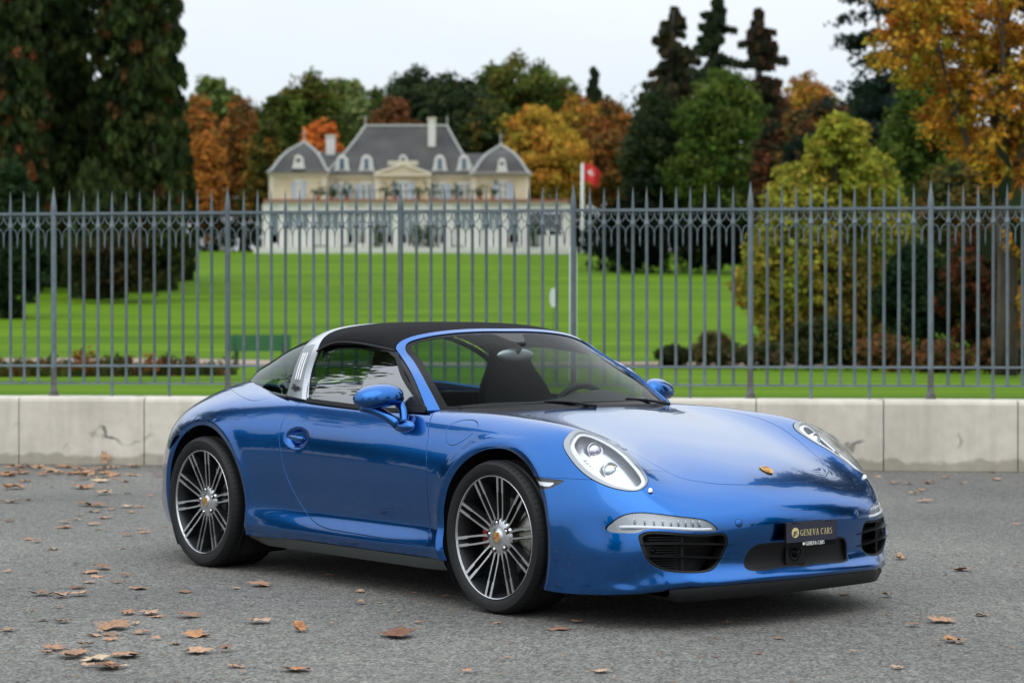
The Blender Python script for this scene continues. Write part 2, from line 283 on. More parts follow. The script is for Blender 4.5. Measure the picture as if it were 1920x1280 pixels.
# ------------------------------------------------------------------ the blue car
YAW=2.4655; CX,CY=7.4496,-6.7516
_f=np.array([math.cos(YAW),math.sin(YAW)]); _r=np.array([math.sin(YAW),-math.cos(YAW)]); _c=np.array([CX,CY])
car=empty('sports_car',(-(_c@_r),-(_c@_f),0),math.atan2(_f[0],_r[0]),label='metallic blue sports car with black soft roof and silver hoop parked on the asphalt',cat='car')
B=Body(); STEP=.0095
UU=arcsamples(lambda u:B.ev(u,np.linspace(0,B.nt-1,9)),B.ns-1,STEP); VV=arcsamples(lambda v:B.ev(np.linspace(6,20,7),v).transpose(1,0,2),B.nt-1,STEP)
G=B.ev(UU,VV); G[:,0,1]=0
def bump01(x): x=np.clip(x,0,1); return x*x*(3-2*x)
AF,RF,AR,RR=(0,.345),.384,(-2.45,.345),.404
def shape_tweaks(G):
    x,y,z=G[...,0],G[...,1],G[...,2]; side=y>.55
    for (cx,cz),r in ((AF,RF),(AR,RR)):
        d=np.hypot(x-cx,z-cz)-r; k=np.clip(1-d/.03,0,1.6)*(d>-.03)*side; y=y-.011*k
        fl=np.exp(-((d-.03)/.035)**2)*side*(z<.78); y=y+.004*fl
    e=((x+1.585)/.106)**2+((z-.712)/.050)**2; y=y-.022*bump01((1-e)*1.3)*side      # door handle scoop
    # soft crease line along the rear flank and sill
    s=np.exp(-((z-.245)/.02)**2)*side*(x<-.38)*(x>-2.05); y=y+.004*s
    return np.stack([x,y,z],-1)
G=shape_tweaks(G); GN=gridN(G); 
if GN[len(UU)//2,3,2]<0: GN=-GN
SV=G.reshape(-1,3); SN=GN.reshape(-1,3); nu,nv=G.shape[:2]
class Surf:
    def __init__(s,V,Nn): s.V=[V];s.N=[Nn];s.n=len(V);s.Vc=None
    def arr(s):
        if len(s.V)>1: s.V=[np.concatenate(s.V)]; s.N=[np.concatenate(s.N)]
        return s.V[0],s.N[0]
    def cut(s,fs,fun):
        """fs=(quads array, ngons list) -> (inside, outside), splitting polygons where fun crosses zero"""
        V,Nn=s.arr(); val=fun(V); val=np.where(np.abs(val)<1e-7,1e-7,val)
        q,ng=fs; newV=[];newN=[];cache={}
        if len(q):
            pos=(val[q]>0); ap=pos.all(1); an=(~pos).all(1); qi,qo,mix=q[ap],q[an],[tuple(x) for x in q[~(ap|an)]]
        else: qi=qo=q; mix=[]
        ni,no_=[],[]
        def mid(a,b):
            k=(a,b) if a<b else (b,a)
            if k not in cache:
                t=val[a]/(val[a]-val[b]); cache[k]=s.n+len(newV); newV.append(V[a]*(1-t)+V[b]*t); newN.append(Nn[a]*(1-t)+Nn[b]*t)
            return cache[k]
        for f in mix+list(ng):
            p=[val[i]>0 for i in f]
            if all(p): ni.append(f); continue
            if not any(p): no_.append(f); continue
            A=[];Bq=[]
            for k in range(len(f)):
                a,b=f[k],f[(k+1)%len(f)]
                (A if p[k] else Bq).append(a)
                if p[k]!=p[(k+1)%len(f)]: m=mid(a,b); A.append(m); Bq.append(m)
            if len(A)>2: ni.append(tuple(A))
            if len(Bq)>2: no_.append(tuple(Bq))
        if newV: s.V.append(np.array(newV)); s.N.append(np.array(newN)); s.n+=len(newV)
        return (qi,ni),(qo,no_)
S=Surf(SV,SN)
# grid orientation: make faces agree with the outward normals
F0=gridF(nu,nv); _a,_b,_c3=SV[F0[:,0]],SV[F0[:,1]],SV[F0[:,2]]
if (np.cross(_b-_a,_c3-_a)*SN[F0[:,0]]).sum(1).mean()<0: F0=F0[:,::-1]
body=(F0,[])
def bbox_sdf(poly,axes,mask,pad=.05):
    """region function from a polygon in the plane of two axes"""
    Q=np.asarray(poly,float); lo=Q.min(0)-pad; hi=Q.max(0)+pad
    def f(V):
        P=V[:,list(axes)]; m=((P>lo)&(P<hi)).all(1)&mask(V); v=np.full(len(V),-1.)
        if m.any(): v[m]=polysdf(P[m],Q)
        return v
    return f
def off(f,d): return lambda V: f(V)+d
anyv=lambda V: np.ones(len(V),bool); side=lambda V:V[:,1]>.52; front=lambda V:V[:,0]>.5
CABIN=np.array([(-.345,-.2),(-.345,0),(-.375,.3),(-.445,.5),(-.53,.65),(-.615,.745),(-.68,.766),(-.85,.773),(-1.2,.782),(-1.6,.776),(-1.84,.765),(-2.1,.702),(-2.39,.618),(-2.64,.50),(-2.78,.36),(-2.86,.18),(-2.885,0),(-2.885,-.2)])
cabin=bbox_sdf(CABIN,(0,1),lambda V:V[:,2]>.7,.4)
rem,body=S.cut(body,cabin)
def archf(c,r): return lambda V: np.where(V[:,1]>.52,r-np.hypot(V[:,0]-c[0],V[:,2]-c[1]),-1)
_,body=S.cut(body,archf(AF,RF)); _,body=S.cut(body,archf(AR,RR))
# lower rear bumper corner behind the wheel trimmed upward
HL3=np.array([(.355,.779,.762),(.345,.742,.80),(.341,.702,.817),(.350,.652,.812),(.39,.61,.795),(.455,.588,.765),(.535,.585,.731),(.614,.598,.695),(.679,.611,.659),(.721,.623,.631),(.742,.637,.614),(.757,.664,.596),(.755,.699,.58),(.735,.725,.576),(.688,.758,.582),(.631,.783,.597),(.546,.802,.629),(.46,.803,.676),(.40,.796,.719)])
hn=np.array([.50,.42,.757]); hn/=np.linalg.norm(hn); hu=np.array([.85,-.02,-.55]); hu-=hn*(hu@hn); hu/=np.linalg.norm(hu); hv=np.cross(hn,hu); hc=HL3.mean(0)
HLo=cspl(np.stack([(HL3-hc)@hu,(HL3-hc)@hv],1),72); 
def hl_region(poly):
    Q=np.asarray(poly)
    def f(V):
        P=np.stack([(V-hc)@hu,(V-hc)@hv],1); m=(np.abs(P)<.45).all(1)&(V[:,1]>.4)&(V[:,0]>.2)&(V[:,2]>.45); v=np.full(len(V),-1.)
        if m.any(): v[m]=polysdf(P[m],Q)
        return v
    return f
hlf=hl_region(HLo)
hl_gap,body=S.cut(body,off(hlf,.002)); hl_all,_=S.cut(hl_gap,off(hlf,-.003))
# inner lens outline: the grey surround is widest at the rear and lower side
_u0,_u1=HLo[:,0].min(),HLo[:,0].max(); _cen=HLo.mean(0)
def inner(Q):
    out=[]
    for q in Q:
        d=q-_cen; L=np.linalg.norm(d); rear=np.clip((_cen[0]-q[0])/(_cen[0]-_u0),0,1); low=np.clip((q[1]-_cen[1])/(.10),-1,1)*LOWSIGN
        wd=.006+.020*rear**2+.010*np.clip(low,0,1); out.append(q-d/L*wd)
    return np.array(out)
LOWSIGN=1 if hv@np.array([0,1,0])>0 else -1
hlin=hl_region(inner(HLo))
hl_lens,hl_ring=S.cut(hl_all,off(hlin,-.0015))
DRL=cspl([(.822,.417),(.812,.441),(.785,.473),(.747,.490),(.684,.488),(.584,.473),(.507,.459),(.483,.443),(.462,.416),(.50,.411),(.60,.416),(.712,.426),(.738,.420),(.756,.409),(.79,.406),(.812,.407)],120)
drlf=bbox_sdf(DRL,(1,2),front)
drl_g,body=S.cut(body,off(drlf,.0015)); drl,_=S.cut(drl_g,off(drlf,-.0015))
INT=cspl([(.455,.406),(.425,.397),(.411,.362),(.418,.324),(.434,.284),(.462,.257),(.505,.243),(.603,.241),(.668,.250),(.708,.267),(.735,.292),(.75,.325),(.757,.368),(.755,.398),(.738,.413),(.71,.418),(.60,.408),(.50,.403)],120)
intf=bbox_sdf(INT,(1,2),front); inta,body=S.cut(body,intf)
CIN=cspl([(-.2,.351),(0,.351),(.12,.351),(.236,.350),(.278,.342),(.307,.313),(.319,.278),(.318,.250),(.30,.239),(.2,.236),(0,.235),(-.2,.235)],90)
cinf=bbox_sdf(CIN,(1,2),front); cint,body=S.cut(body,cinf)
MK=[(.235,.618),(.30,.6175),(.447,.611),(.421,.594),(.388,.577),(.358,.568),(.313,.568),(.25,.568)]
mkf=bbox_sdf(MK,(0,2),side); marker,body=S.cut(body,mkf)
FUEL=cspl([(-.40,.774),(-.413,.802),(-.39,.826),(-.327,.841),(-.27,.840),(-.226,.827),(-.209,.807),(-.228,.772),(-.279,.741),(-.319,.728),(-.368,.738)],60)
fuf=bbox_sdf(FUEL,(0,2),lambda V:V[:,1]>.68)
DOOR=np.concatenate([[(-1.676,.98)],spl([(-1.676,.898),(-1.70,.868),(-1.728,.83),(-1.738,.783),(-1.735,.715),(-1.716,.659),(-1.692,.583),(-1.662,.518),(-1.617,.454),(-1.555,.382),(-1.48,.325),(-1.38,.292),(-1.272,.279)],40),[(-.9,.272),(-.492,.265),(-.482,.275),(-.485,.45),(-.487,.58),(-.494,.657),(-.522,.761),(-.565,.82),(-.60,.862),(-.61,.98)]])
dof=bbox_sdf(DOOR,(0,2),lambda V:V[:,1]>.6,.1)
d_g,body=S.cut(body,off(dof,.0026)); door,_=S.cut(d_g,off(dof,-.0026))
HOOD=np.concatenate([[(.90,-.3),(.90,0)],spl([(.90,0),(.893,.17),(.868,.27),(.835,.345),(.79,.41),(.755,.452),(.72,.474),(.69,.484),(.585,.512),(.47,.54),(.38,.562),(.25,.59),(.1,.612),(0,.622),(-.12,.632),(-.3,.648),(-.60,.672)],70),[(-.60,-.3)]])
hof=bbox_sdf(HOOD,(0,1),lambda V:V[:,2]>.5,.2)
h_g,body=S.cut(body,off(hof,.0022)); hood,_=S.cut(h_g,off(hof,-.0022))
def bumperf(V):
    x,y,z=V.T; xs=np.interp(y,[0,.44,.5,.56,.62],[.69,.712,.69,.676,.702])
    return np.where(z>.72,-1,np.where(x<.05,-1,np.where(y>.66,.6185-z,x-xs)))
fb_g,body=S.cut(body,off(bumperf,.0015)); fbump,_=S.cut(fb_g,off(bumperf,-.0015))
# rear: lamps, bumper, engine lid
TL=cspl([(.50,.70),(.60,.715),(.70,.735),(.79,.752),(.825,.735),(.815,.700),(.76,.685),(.68,.672),(.58,.655),(.50,.65)],60)
tlf=bbox_sdf(TL,(1,2),lambda V:V[:,0]<-2.86); tail,body=S.cut(body,tlf)
LID=np.concatenate([[(-2.2,-.3),(-3.30,-.3),(-3.30,0)],spl([(-3.30,0),(-3.29,.2),(-3.26,.36),(-3.18,.45),(-3.0,.52),(-2.8,.58),(-2.55,.67),(-2.3,.765),(-2.15,.80),(-2.06,.80),(-2.0,.765),(-1.97,.72)],50)])
lif=bbox_sdf(LID,(0,1),lambda V:V[:,2]>.72,.2)
l_g,body=S.cut(body,off(lif,.0018)); lid,_=S.cut(l_g,off(lif,-.0018))
def rbf(V):
    x,y,z=V.T; zs=np.interp(x,[-3.5,-3.2,-2.95,-2.87,-2.65,-2.0],[.655,.665,.70,.735,.70,.66]); return np.where(x<-2.3,zs-z,-1)
rb_g,body=S.cut(body,off(rbf,.0015)); rbump,_=S.cut(rb_g,off(rbf,-.0015))
V1=cspl([(-2.70,.685),(-2.76,.68),(-2.815,.640),(-2.84,.60),(-2.81,.605),(-2.75,.64)],30); ventf=bbox_sdf(V1,(0,2),lambda V:V[:,1]>.7); vent,rbump=S.cut(rbump,ventf)
fuel_g,body=S.cut(body,off(fuf,.002)); fuel,_=S.cut(fuel_g,off(fuf,-.002))
def piece(name,fs,mt,mirror='join',skirt=.012,push=None,parent=car,scale=None,**k):
    """make an object (or a left/right pair) from a set of faces of the body surface"""
    V,Nn=S.arr(); q,ng=fs; faces=[tuple(x) for x in q.tolist()]+list(ng); used=sorted({i for f in faces for i in f}); mp={a:i for i,a in enumerate(used)}
    P=V[used].copy(); NN=Nn[used].copy(); faces=[tuple(mp[i] for i in f) for f in faces]
    if push is not None: P=push(P,NN)
    if skirt:
        ec={}
        for f in faces:
            for a,b in zip(f,f[1:]+f[:1]): ec[(a,b)]=1
        be=[(a,b) for (a,b) in ec if (b,a) not in ec and not(abs(P[a,1])<1e-4 and abs(P[b,1])<1e-4)]
        nb=len(P); vm={};addP=[];addN=[]; acc={}
        for a,b in be:
            d=P[b]-P[a]; o=np.cross(d,NN[a]); o/=max(np.linalg.norm(o),1e-9)
            acc[a]=acc.get(a,0)+o; acc[b]=acc.get(b,0)+o
        def vid(a,l):
            if (a,l) not in vm:
                o=acc[a]/max(np.linalg.norm(acc[a]),1e-9); rr=.0016
                if l==0: p,n=P[a],NN[a]
                elif l==1: p,n=P[a]+o*rr*.7-NN[a]*rr*.3,(NN[a]+o)
                elif l==2: p,n=P[a]+o*rr-NN[a]*rr,o
                else: p,n=P[a]+o*rr-NN[a]*skirt,o
                vm[(a,l)]=nb+len(addP); addP.append(p); addN.append(n)
            return vm[(a,l)]
        for a,b in be:
            for l in range(3): faces.append((vid(b,l),vid(a,l),vid(a,l+1),vid(b,l+1)))
        P=np.concatenate([P,np.array(addP)]) if addP else P; NN=np.concatenate([NN,np.array(addN)]) if addP else NN
    P2,N2,f2=P*[1,-1,1],NN*[1,-1,1],[f[::-1] for f in faces]
    if mirror=='join': return [link(name,mesh(name,np.concatenate([P,P2]),faces+[tuple(i+len(P) for i in f) for f in f2],True,None,np.concatenate([NN,N2])),mt,parent,**k)]
    return [link(name,mesh(name,P2,f2,True,None,N2),mt,parent,**k),link(name,mesh(name,P,faces,True,None,NN),mt,parent,**k)]   # right side of the car first
piece('body_shell',body,paint); 
door_o=piece('door',door,paint,'pair'); fuel_o=piece('fuel_flap',fuel,paint,'pair',.006)
bpy.data.objects.remove(fuel_o[1])
hood_o=piece('bonnet',hood,paint)[0]; fb=piece('front_bumper',fbump,paint,skirt=.03)[0]; rb=piece('rear_bumper',rbump,paint)[0]; lid_o=piece('engine_lid',lid,paint)[0]
tails=piece('tail_lamp',tail,taillens,'pair'); piece('air_vent',vent,black,'pair',0,lambda P,n:P-n*.02)
def flat_push(d): return lambda P,n: P-np.array([1,0,0])*d
piece('intake_back',inta,black,'pair',0,lambda P,n:P-np.array([.075,0,0])-n*.01); piece('intake_rim',S.cut(inta,off(intf,-.010))[1],black,'pair',.05,lambda P,n:P-n*.004)
piece('lower_grille',cint,black,'join',0,lambda P,n:P-n*.018); piece('grille_rim',S.cut(cint,off(cinf,-.008))[1],black,'join',.02,lambda P,n:P-n*.001)
# fuel cap on the left side stays body: fill piece
piece('wing_panel',fuel,paint,'pair',0)[0]; bpy.data.objects.remove([o for o in bpy.data.objects if o.name.startswith('wing_panel')][0])
mko=piece('side_marker',marker,lens,'pair',.004)
for i,o in enumerate(mko):
    for nm,ff,mt_,dd in (('marker_housing',marker,darkalloy,.006),): 
        for q in [piece(nm,ff,mt_,'pair',0,lambda P,n:P-n*dd)]: [setattr(x,'parent',y) for x,y in zip(q,mko)] if i==0 else [bpy.data.objects.remove(x) for x in q]
MKw=bbox_sdf([(.29,.600),(.395,.600),(.372,.583),(.31,.583)],(0,2),side); mw,_=S.cut(marker,MKw)
for x,y in zip(piece('marker_lens',mw,lampwhite,'pair',0,lambda P,n:P-n*.0045),mko): x.parent=y
# headlights
def ext(V,Nn,fs):
    ids=sorted({i for f in [tuple(x) for x in fs[0].tolist()]+list(fs[1]) for i in f}); return V[ids]
V_,N_=S.arr()
lens_o=piece('headlight',hl_lens,lens,'pair',.003,lambda P,n:P+n*(.0015+.006*bump01(hlin(P)/.06))[:,None])
ring_o=piece('headlight_surround',hl_ring,satin,'pair',.008,lambda P,n:P+n*.0012)
buck=piece('lamp_bowl',hl_lens,bucket,'pair',0,lambda P,n:P-hn*(.004+.052*bump01(hlin(P)/.05))[:,None])
for a,b2,c in zip(lens_o,ring_o,buck): c.parent=a
guide=S.cut(hl_lens,off(hlin,-.018))[1]; guide=S.cut(guide,off(hlin,-.007))[0]
for a,b2 in zip(piece('light_ring',guide,lampwhite,'pair',.006,lambda P,n:P-n*.010),lens_o): a.parent=b2
def projector(parent,s,u,v,r):
    c=hc+hu*u+hv*v-hn*.020; ax=np.array([.86,.18,.16]); ax/=np.linalg.norm(ax)
    a=np.array([0,0,1.])-ax*ax[2]; a/=np.linalg.norm(a); b=np.cross(ax,a); sg=np.array([1,s,1])
    def ring(prof,nm,mt_,m_=28):
        V=[];F=[]
        for rr,h in prof:
            for k in range(m_):
                t=2*math.pi*k/m_; V.append((c+ax*h+rr*(a*math.cos(t)+b*math.sin(t)))*sg)
        for i in range(len(prof)-1):
            for k in range(m_): F.append((i*m_+k,i*m_+(k+1)%m_,(i+1)*m_+(k+1)%m_,(i+1)*m_+k))
        me=mesh(nm,V,F,True); smooth_by_angle(me,40); return link(nm,me,mt_,parent)
    ring([(r*.98,-.05),(r*1.12,-.03),(r*1.15,.0),(r*1.08,.006),(r*.9,.004),(r*.86,-.004)],'projector_housing',chrome)
    ring([(r*.86,-.004),(r*.78,.006),(r*.6,.013),(r*.35,.017),(.0005,.018)],'projector_lens',iri)
for o,s in zip(lens_o,(-1,1)):
    projector(o,s,-.105,-.002,.034); projector(o,s,.035,.012,.036)
    m=MB()
    for k in range(4):
        c=(hc+hu*(-.09+.02*k)+hv*(.055)-hn*.035)*np.array([1,s,1]); m.box(c[0]-.008,c[0]+.008,c[1]-.016,c[1]+.016,c[2]-.004,c[2]+.004)
    m.obj('reflector_fins',bucket,o)
# parking lights in the bumper
drl_o=piece('daytime_lamp',drl,lens,'pair',.004)
for nm,mt_,dd in (('lamp_housing',satin,.024),):
    for x,y in zip(piece(nm,drl,mt_,'pair',.0,lambda P,n:P-n*.004-np.clip(drlf(P)/.015,0,1)[:,None]*n*.02),drl_o): x.parent=y
def onsurf(y,z):
    """point and normal of the nose at (y,z)"""
    m=(SV[:,0]>.4); P=SV[m]; d=(P[:,1]-abs(y))**2+(P[:,2]-z)**2; i=np.argsort(d)[:6]; w_=1/(d[i]+1e-7); w_/=w_.sum(); return (P[i]*w_[:,None]).sum(0),(SN[m][i]*w_[:,None]).sum(0)
def nosepath(pts,depth,s=1):
    out=[]
    for y,z in pts:
        p,n=onsurf(y,z); out.append((p-n*depth)*np.array([1,s,1]))
    return spl(out,len(out)*3)
for o,s in zip(drl_o,(-1,1)):
    m=MB(); m.tube(nosepath([(.795,.432),(.76,.434),(.70,.434),(.62,.428),(.54,.422),(.485,.421)],.009,s),.0065,8); m.obj('light_bar',lampwhite,o,True)
    for k in range(9):
        y=.755-.028*k; p,n=onsurf(y,.458-.0012*k); p=(p-n*.012)*np.array([1,s,1]); m=MB(); m.tube([p+[-.004,-.004*s,-.013],p+[.0,.004*s,.013]],.0035,6); m.obj('lamp_rib',bucket,o,True)
rims=[o for o in bpy.data.objects if o.name.startswith('intake_rim')]
for o,s in zip(rims,(-1,1)):
    for zz,pts in ((0,[(.752,.362),(.70,.364),(.62,.362),(.52,.358),(.43,.353),(.375,.349)]),(1,[(.738,.312),(.68,.311),(.60,.306),(.50,.300),(.43,.296),(.39,.293)])):
        c=nosepath(pts,-.002,s); m=MB(); n=len(c); V=[];
        tp=np.interp(np.arange(n),[0,n-5,n-1],[1,1,.15])
        for i,p in enumerate(c):
            out=np.array([1,0,0]); h=.0065*tp[i]; V+= [p+[.004,0,0],p+[-.02,0,h],p+[-.05,0,h*.9],p+[-.05,0,-h*.9],p+[-.02,0,-h]]
        F=[tuple(i*5+k for k in (0,1,2,3,4)) for i in (0,n-1)]
        for i in range(n-1):
            for k in range(5): F.append((i*5+k,i*5+(k+1)%5,(i+1)*5+(k+1)%5,(i+1)*5+k))
        m.add(V,F); me=m.mesh('intake_slat'); smooth_by_angle(me,50); link('intake_slat',me,black,o)
    m=MB()
    p,_n=onsurf(.70,.335); 
    p2_,_n=onsurf(.735,.335); m.box(p2_[0]-.06,p2_[0]-.012,min(.665*s,.738*s),max(.665*s,.738*s),.308,.362); me=m.mesh('sensor_block'); smooth_by_angle(me,30); link('sensor_block',me,black,o)
    m=MB(); m.lathe([(.0005,.012),(.010,.010),(.014,.004),(.015,-.01)],20,'x',(p2_[0]-.010,.70*s,.334)); m.obj('parking_sensor',blackgl,o,True)
    m=MB(); p,_n=onsurf(.60,.33); m.box(p[0]-.035,p[0]-.02,.598*s-.006,.598*s+.006,.245,.405); m.obj('upright',black,o)
    m=MB()
    for k in range(13):
        z=.262+.0105*k; pa_,_n=onsurf(.615,z); pb_,_n=onsurf(.715,z); V=[(pa_[0]-.03,.605*s,z),(pb_[0]-.03,.715*s,z),(pb_[0]-.065,.715*s,z),(pa_[0]-.065,.605*s,z)]
        m.add(V+[(a,b,c+.004) for a,b,c in V],[(0,1,2,3),(4,5,6,7),(0,1,5,4),(1,2,6,5),(2,3,7,6),(3,0,4,7)])
    m.obj('radiator_fins',black,o,kind='stuff')
m=MB(); m.lathe([(.0005,.006),(.016,.004),(.020,-.002),(.021,-.012),(.030,-.012),(.033,-.004),(.036,-.004),(.038,-.02)],36,'x',(1.016,-.03,.297)); m.obj('radar_sensor',blackgl,fb,True)
m=MB(); m.box(1.0,1.008,-.085,.03,.245,.35); me=m.mesh('sensor_plate'); link('sensor_plate',me,black,fb)
# black lower lip
def edge_curve(k,dx=0,dz=0,dy=0): 
    Cc=B.ev(np.array([0.0]),VV)[0]; return Cc
ec=B.ev(np.array([0.02]),VV)[0]; ec=ec[ec[:,1]<.655]; tl=np.clip((.655-ec[:,1])/.05,0,1)
sec=[ec+[.003,0,.004],ec+[.006,0,-.012],ec+np.stack([-.006+0*tl,0*tl,-.026-.026*tl],1),ec+np.stack([-.03+0*tl,0*tl,-.028-.03*tl],1),ec+np.stack([-.25+0*tl,0*tl,-.02-.02*tl],1)]
patch('front_lip',np.stack(sec),black,car,True)
# badge, washers, sensor caps, plate
p,n=np.array([.813,0,.6365]),np.array([.42,0,.907]); tu=np.array([.907,0,-.42]); 
sh=[(-.030,-.024),(-.033,.0),(-.030,.024),(-.005,.0265),(.018,.020),(.033,0),(.018,-.020),(-.005,-.0265)]
def badge(nm,mt_,sc_,h,pts=sh,o_=0): 
    m=MB(); m.prism([(a*sc_,b*sc_) for a,b in pts],0,h,lambda q,hh:p+tu*q[0]+np.array([0,1,0])*q[1]+n*(hh+.001+o_)); return m.obj(nm,mt_,hood_o)
badge('badge',gold,1,.004); badge('badge_shield',gold,.42,.0055)
for a in (-1,1):
    badge('badge_stripe',badgered,1,.0046,[(-.026 if a<0 else .004,-.020*a if a<0 else -.016),(-.026 if a<0 else .004,-.012*a if a<0 else -.008),(-.006 if a<0 else .02,-.012*a if a<0 else -.006),(-.006 if a<0 else .02,-.020*a if a<0 else -.013)])
    badge('badge_stripe',black,1,.0046,[(-.026,.004*a),(-.026,.010*a),(-.012,.010*a),(-.012,.004*a)])
for s in (-1,1):
    q=np.array([.782,.661*s,.5755]); m=MB(); m.lathe([(.0003,.014),(.006,.013),(.0105,.008),(.0115,-.004)],20,'z',q); m.obj('washer_jet',chrome,fb,True)
for y,z,r_ in ((-.362,.441,.0165),(-.298,.437,.007),(.362,.441,.0165)):
    q,nn=onsurf(y,z); nn=nn*np.array([1,np.sign(y),1]); q=q*np.array([1,np.sign(y),1]); nn/=np.linalg.norm(nn)
    me=MB().lathe([(.0003,.0022),(r_-.001,.0018),(r_,.001),(r_,-.003)],28,'z').mesh('sensor_cap',True); o=link('sensor_cap',me,paint,fb); o.location=q; o.rotation_euler=Vector(nn).to_track_quat('Z','Y').to_euler()
    me=MB().lathe([(r_+.0004,-.003),(r_+.0004,.0006),(r_+.0016,.0009),(r_+.002,-.003)],28,'z').mesh('cap_gap',True); o=link('cap_gap',me,black,fb); o.location=q; o.rotation_euler=Vector(nn).to_track_quat('Z','Y').to_euler()
def text(s,size,mt_,parent,loc,rot,name='lettering',ext_=.0006,sx=1,shear=0,sp=1,bold=0):
    c=bpy.data.curves.new(name,'FONT'); c.body=s; c.size=size; c.extrude=ext_; c.align_x='CENTER'; c.align_y='CENTER'; c.shear=shear; c.space_character=sp; c.resolution_u=3; c.offset=bold
    o=bpy.data.objects.new(name,c); me=bpy.data.meshes.new_from_object(o); bpy.data.objects.remove(o)
    o=link(name,me,mt_,parent); o.location=loc; o.rotation_euler=rot; o.scale=(sx,1,1); return o
navy=mat('plate navy',(.028,.028,.05),.35); goldpaint=mat('plate gold',(.72,.62,.28),.4); whitepaint=mat('plate white',(.85,.85,.85),.4)
PX=1.076; m=MB(); m.box(PX-.008,PX-.001,-.158,.158,.3285,.4345); plate=m.obj('number_plate',blackgl,car); 
bv=plate.modifiers.new('b','BEVEL'); bv.width=.003; bv.segments=2
m=MB(); m.box(PX-.002,PX,-.153,.153,.350,.431); m.obj('plate_face',navy,plate)
for y in(-.10,.10): m=MB(); m.box(PX-.006,PX+.003,y-.014,y+.014,.4295,.4345); m.obj('plate_clip',black,plate)
rot=(R(90),0,R(90))
def serif(s,h,x0,x1,z,mt_,x,T=.15,t=.05):
    """serif capitals built from strokes: s at cap height h, from y=x0 to x1 (reader's left to right = -y to +y)"""
    
    G_={'G':[('arc',.5,.5,.42,.5,50,310),('v',.80,.05,.42),('h',.58,.98,.42)],'E':[('v',.22,0,1),('h',.05,.82,1),('h',.05,.86,0),('h',.22,.68,.52),('s',.84,.78,1),('s',.88,0,.24),('s',.68,.40,.64)],
        'N':[('l',.15,0,1),('l',.85,0,1),('d',.15,1,.85,0),('h',0,.3,1),('h',.7,1,1),('h',0,.3,0)],'V':[('d',.15,1,.5,0),('dt',.5,0,.85,1),('h',0,.32,1),('h',.68,1,1)],
        'A':[('dt',.15,0,.5,1),('d',.5,1,.85,0),('h',.26,.74,.34),('h',0,.30,0),('h',.68,1,0)],'C':[('arc',.52,.5,.44,.5,48,312),('s',.86,.68,1.0)],
        'R':[('v',.22,0,1),('arc',.42,.75,.36,.25,-90,90),('h',.22,.45,1),('h',.22,.45,.5),('d',.48,.5,.88,0),('h',.05,.4,0),('h',.8,1,0)],
        'S':[('arc',.5,.74,.32,.25,40,270),('arc',.5,.25,.34,.25,-140,90)]}
    W={'G':1.0,'E':.82,'N':1.0,'V':.92,'A':.95,'C':.92,'R':.92,'S':.72,' ':.38}; tot=sum(W[c]+.10 for c in s)-.10; k=(x1-x0)/tot; m=MB(); cx=x0
    def stroke(p,q,wd):
        p=np.array(p);q=np.array(q);d=q-p;d/=max(np.linalg.norm(d),1e-9); nn=np.array([-d[1],d[0]])*wd/2
        m.add([(x,a,b) for a,b in (p-nn,q-nn,q+nn,p+nn)]+[(x+.0006,a,b) for a,b in (p-nn,q-nn,q+nn,p+nn)],[(0,1,2,3)[::-1],(4,5,6,7),(0,1,5,4),(1,2,6,5),(2,3,7,6),(3,0,4,7)])
    for c in s:
        wd=W[c]*k
        P=lambda a,b:(cx+a*wd,z+b*h)
        for g in G_.get(c,[]):
            if g[0]=='v': stroke(P(g[1],g[2]),P(g[1],g[3]),T*k)
            elif g[0]=='l': stroke(P(g[1],g[2]),P(g[1],g[3]),t*k*1.3)
            elif g[0]=='s': stroke(P(g[1],g[2]),P(g[1],g[3]),t*k)
            elif g[0]=='h': stroke(P(g[1],g[3]),P(g[2],g[3]),t*k)
            elif g[0]=='d': stroke(P(g[1],g[2]),P(g[3],g[4]),T*k)
            elif g[0]=='dt': stroke(P(g[1],g[2]),P(g[3],g[4]),t*k*1.2)
            elif g[0]=='arc':
                A=np.linspace(R(g[5]),R(g[6]),11)
                for a,b in zip(A[:-1],A[1:]):
                    wd_=t*k+(T-t)*k*abs(math.cos((a+b)/2)); stroke(P(g[1]+(g[3]-.06)*math.cos(a),g[2]+(g[4]-.03)*math.sin(a)),P(g[1]+(g[3]-.06)*math.cos(b),g[2]+(g[4]-.03)*math.sin(b)),wd_)
        cx+=wd+.10*k
    return m.obj('lettering',mt_,plate)
serif('GENEVA CARS',.026,-.070,.128,.376,goldpaint,PX); serif('GENEVA CARS',.0155,-.036,.080,.334,whitepaint,PX-.0008,.26,.12)
m=MB(); m.lathe([(.0003,.0012),(.0215,.0012),(.0215,0)],32,'x',(PX,-.100,.391)); m.obj('emblem_disc',goldpaint,plate)
text('gc',.030,navy,plate,(PX+.0016,-.100,.392),rot,'emblem_lettering',.0004,bold=.0008)
m=MB(); m.lathe([(.0003,.0008),(.0065,.0008),(.0065,0)],20,'x',(PX-.0008,-.048,.3415)); m.obj('emblem_disc',whitepaint,plate)
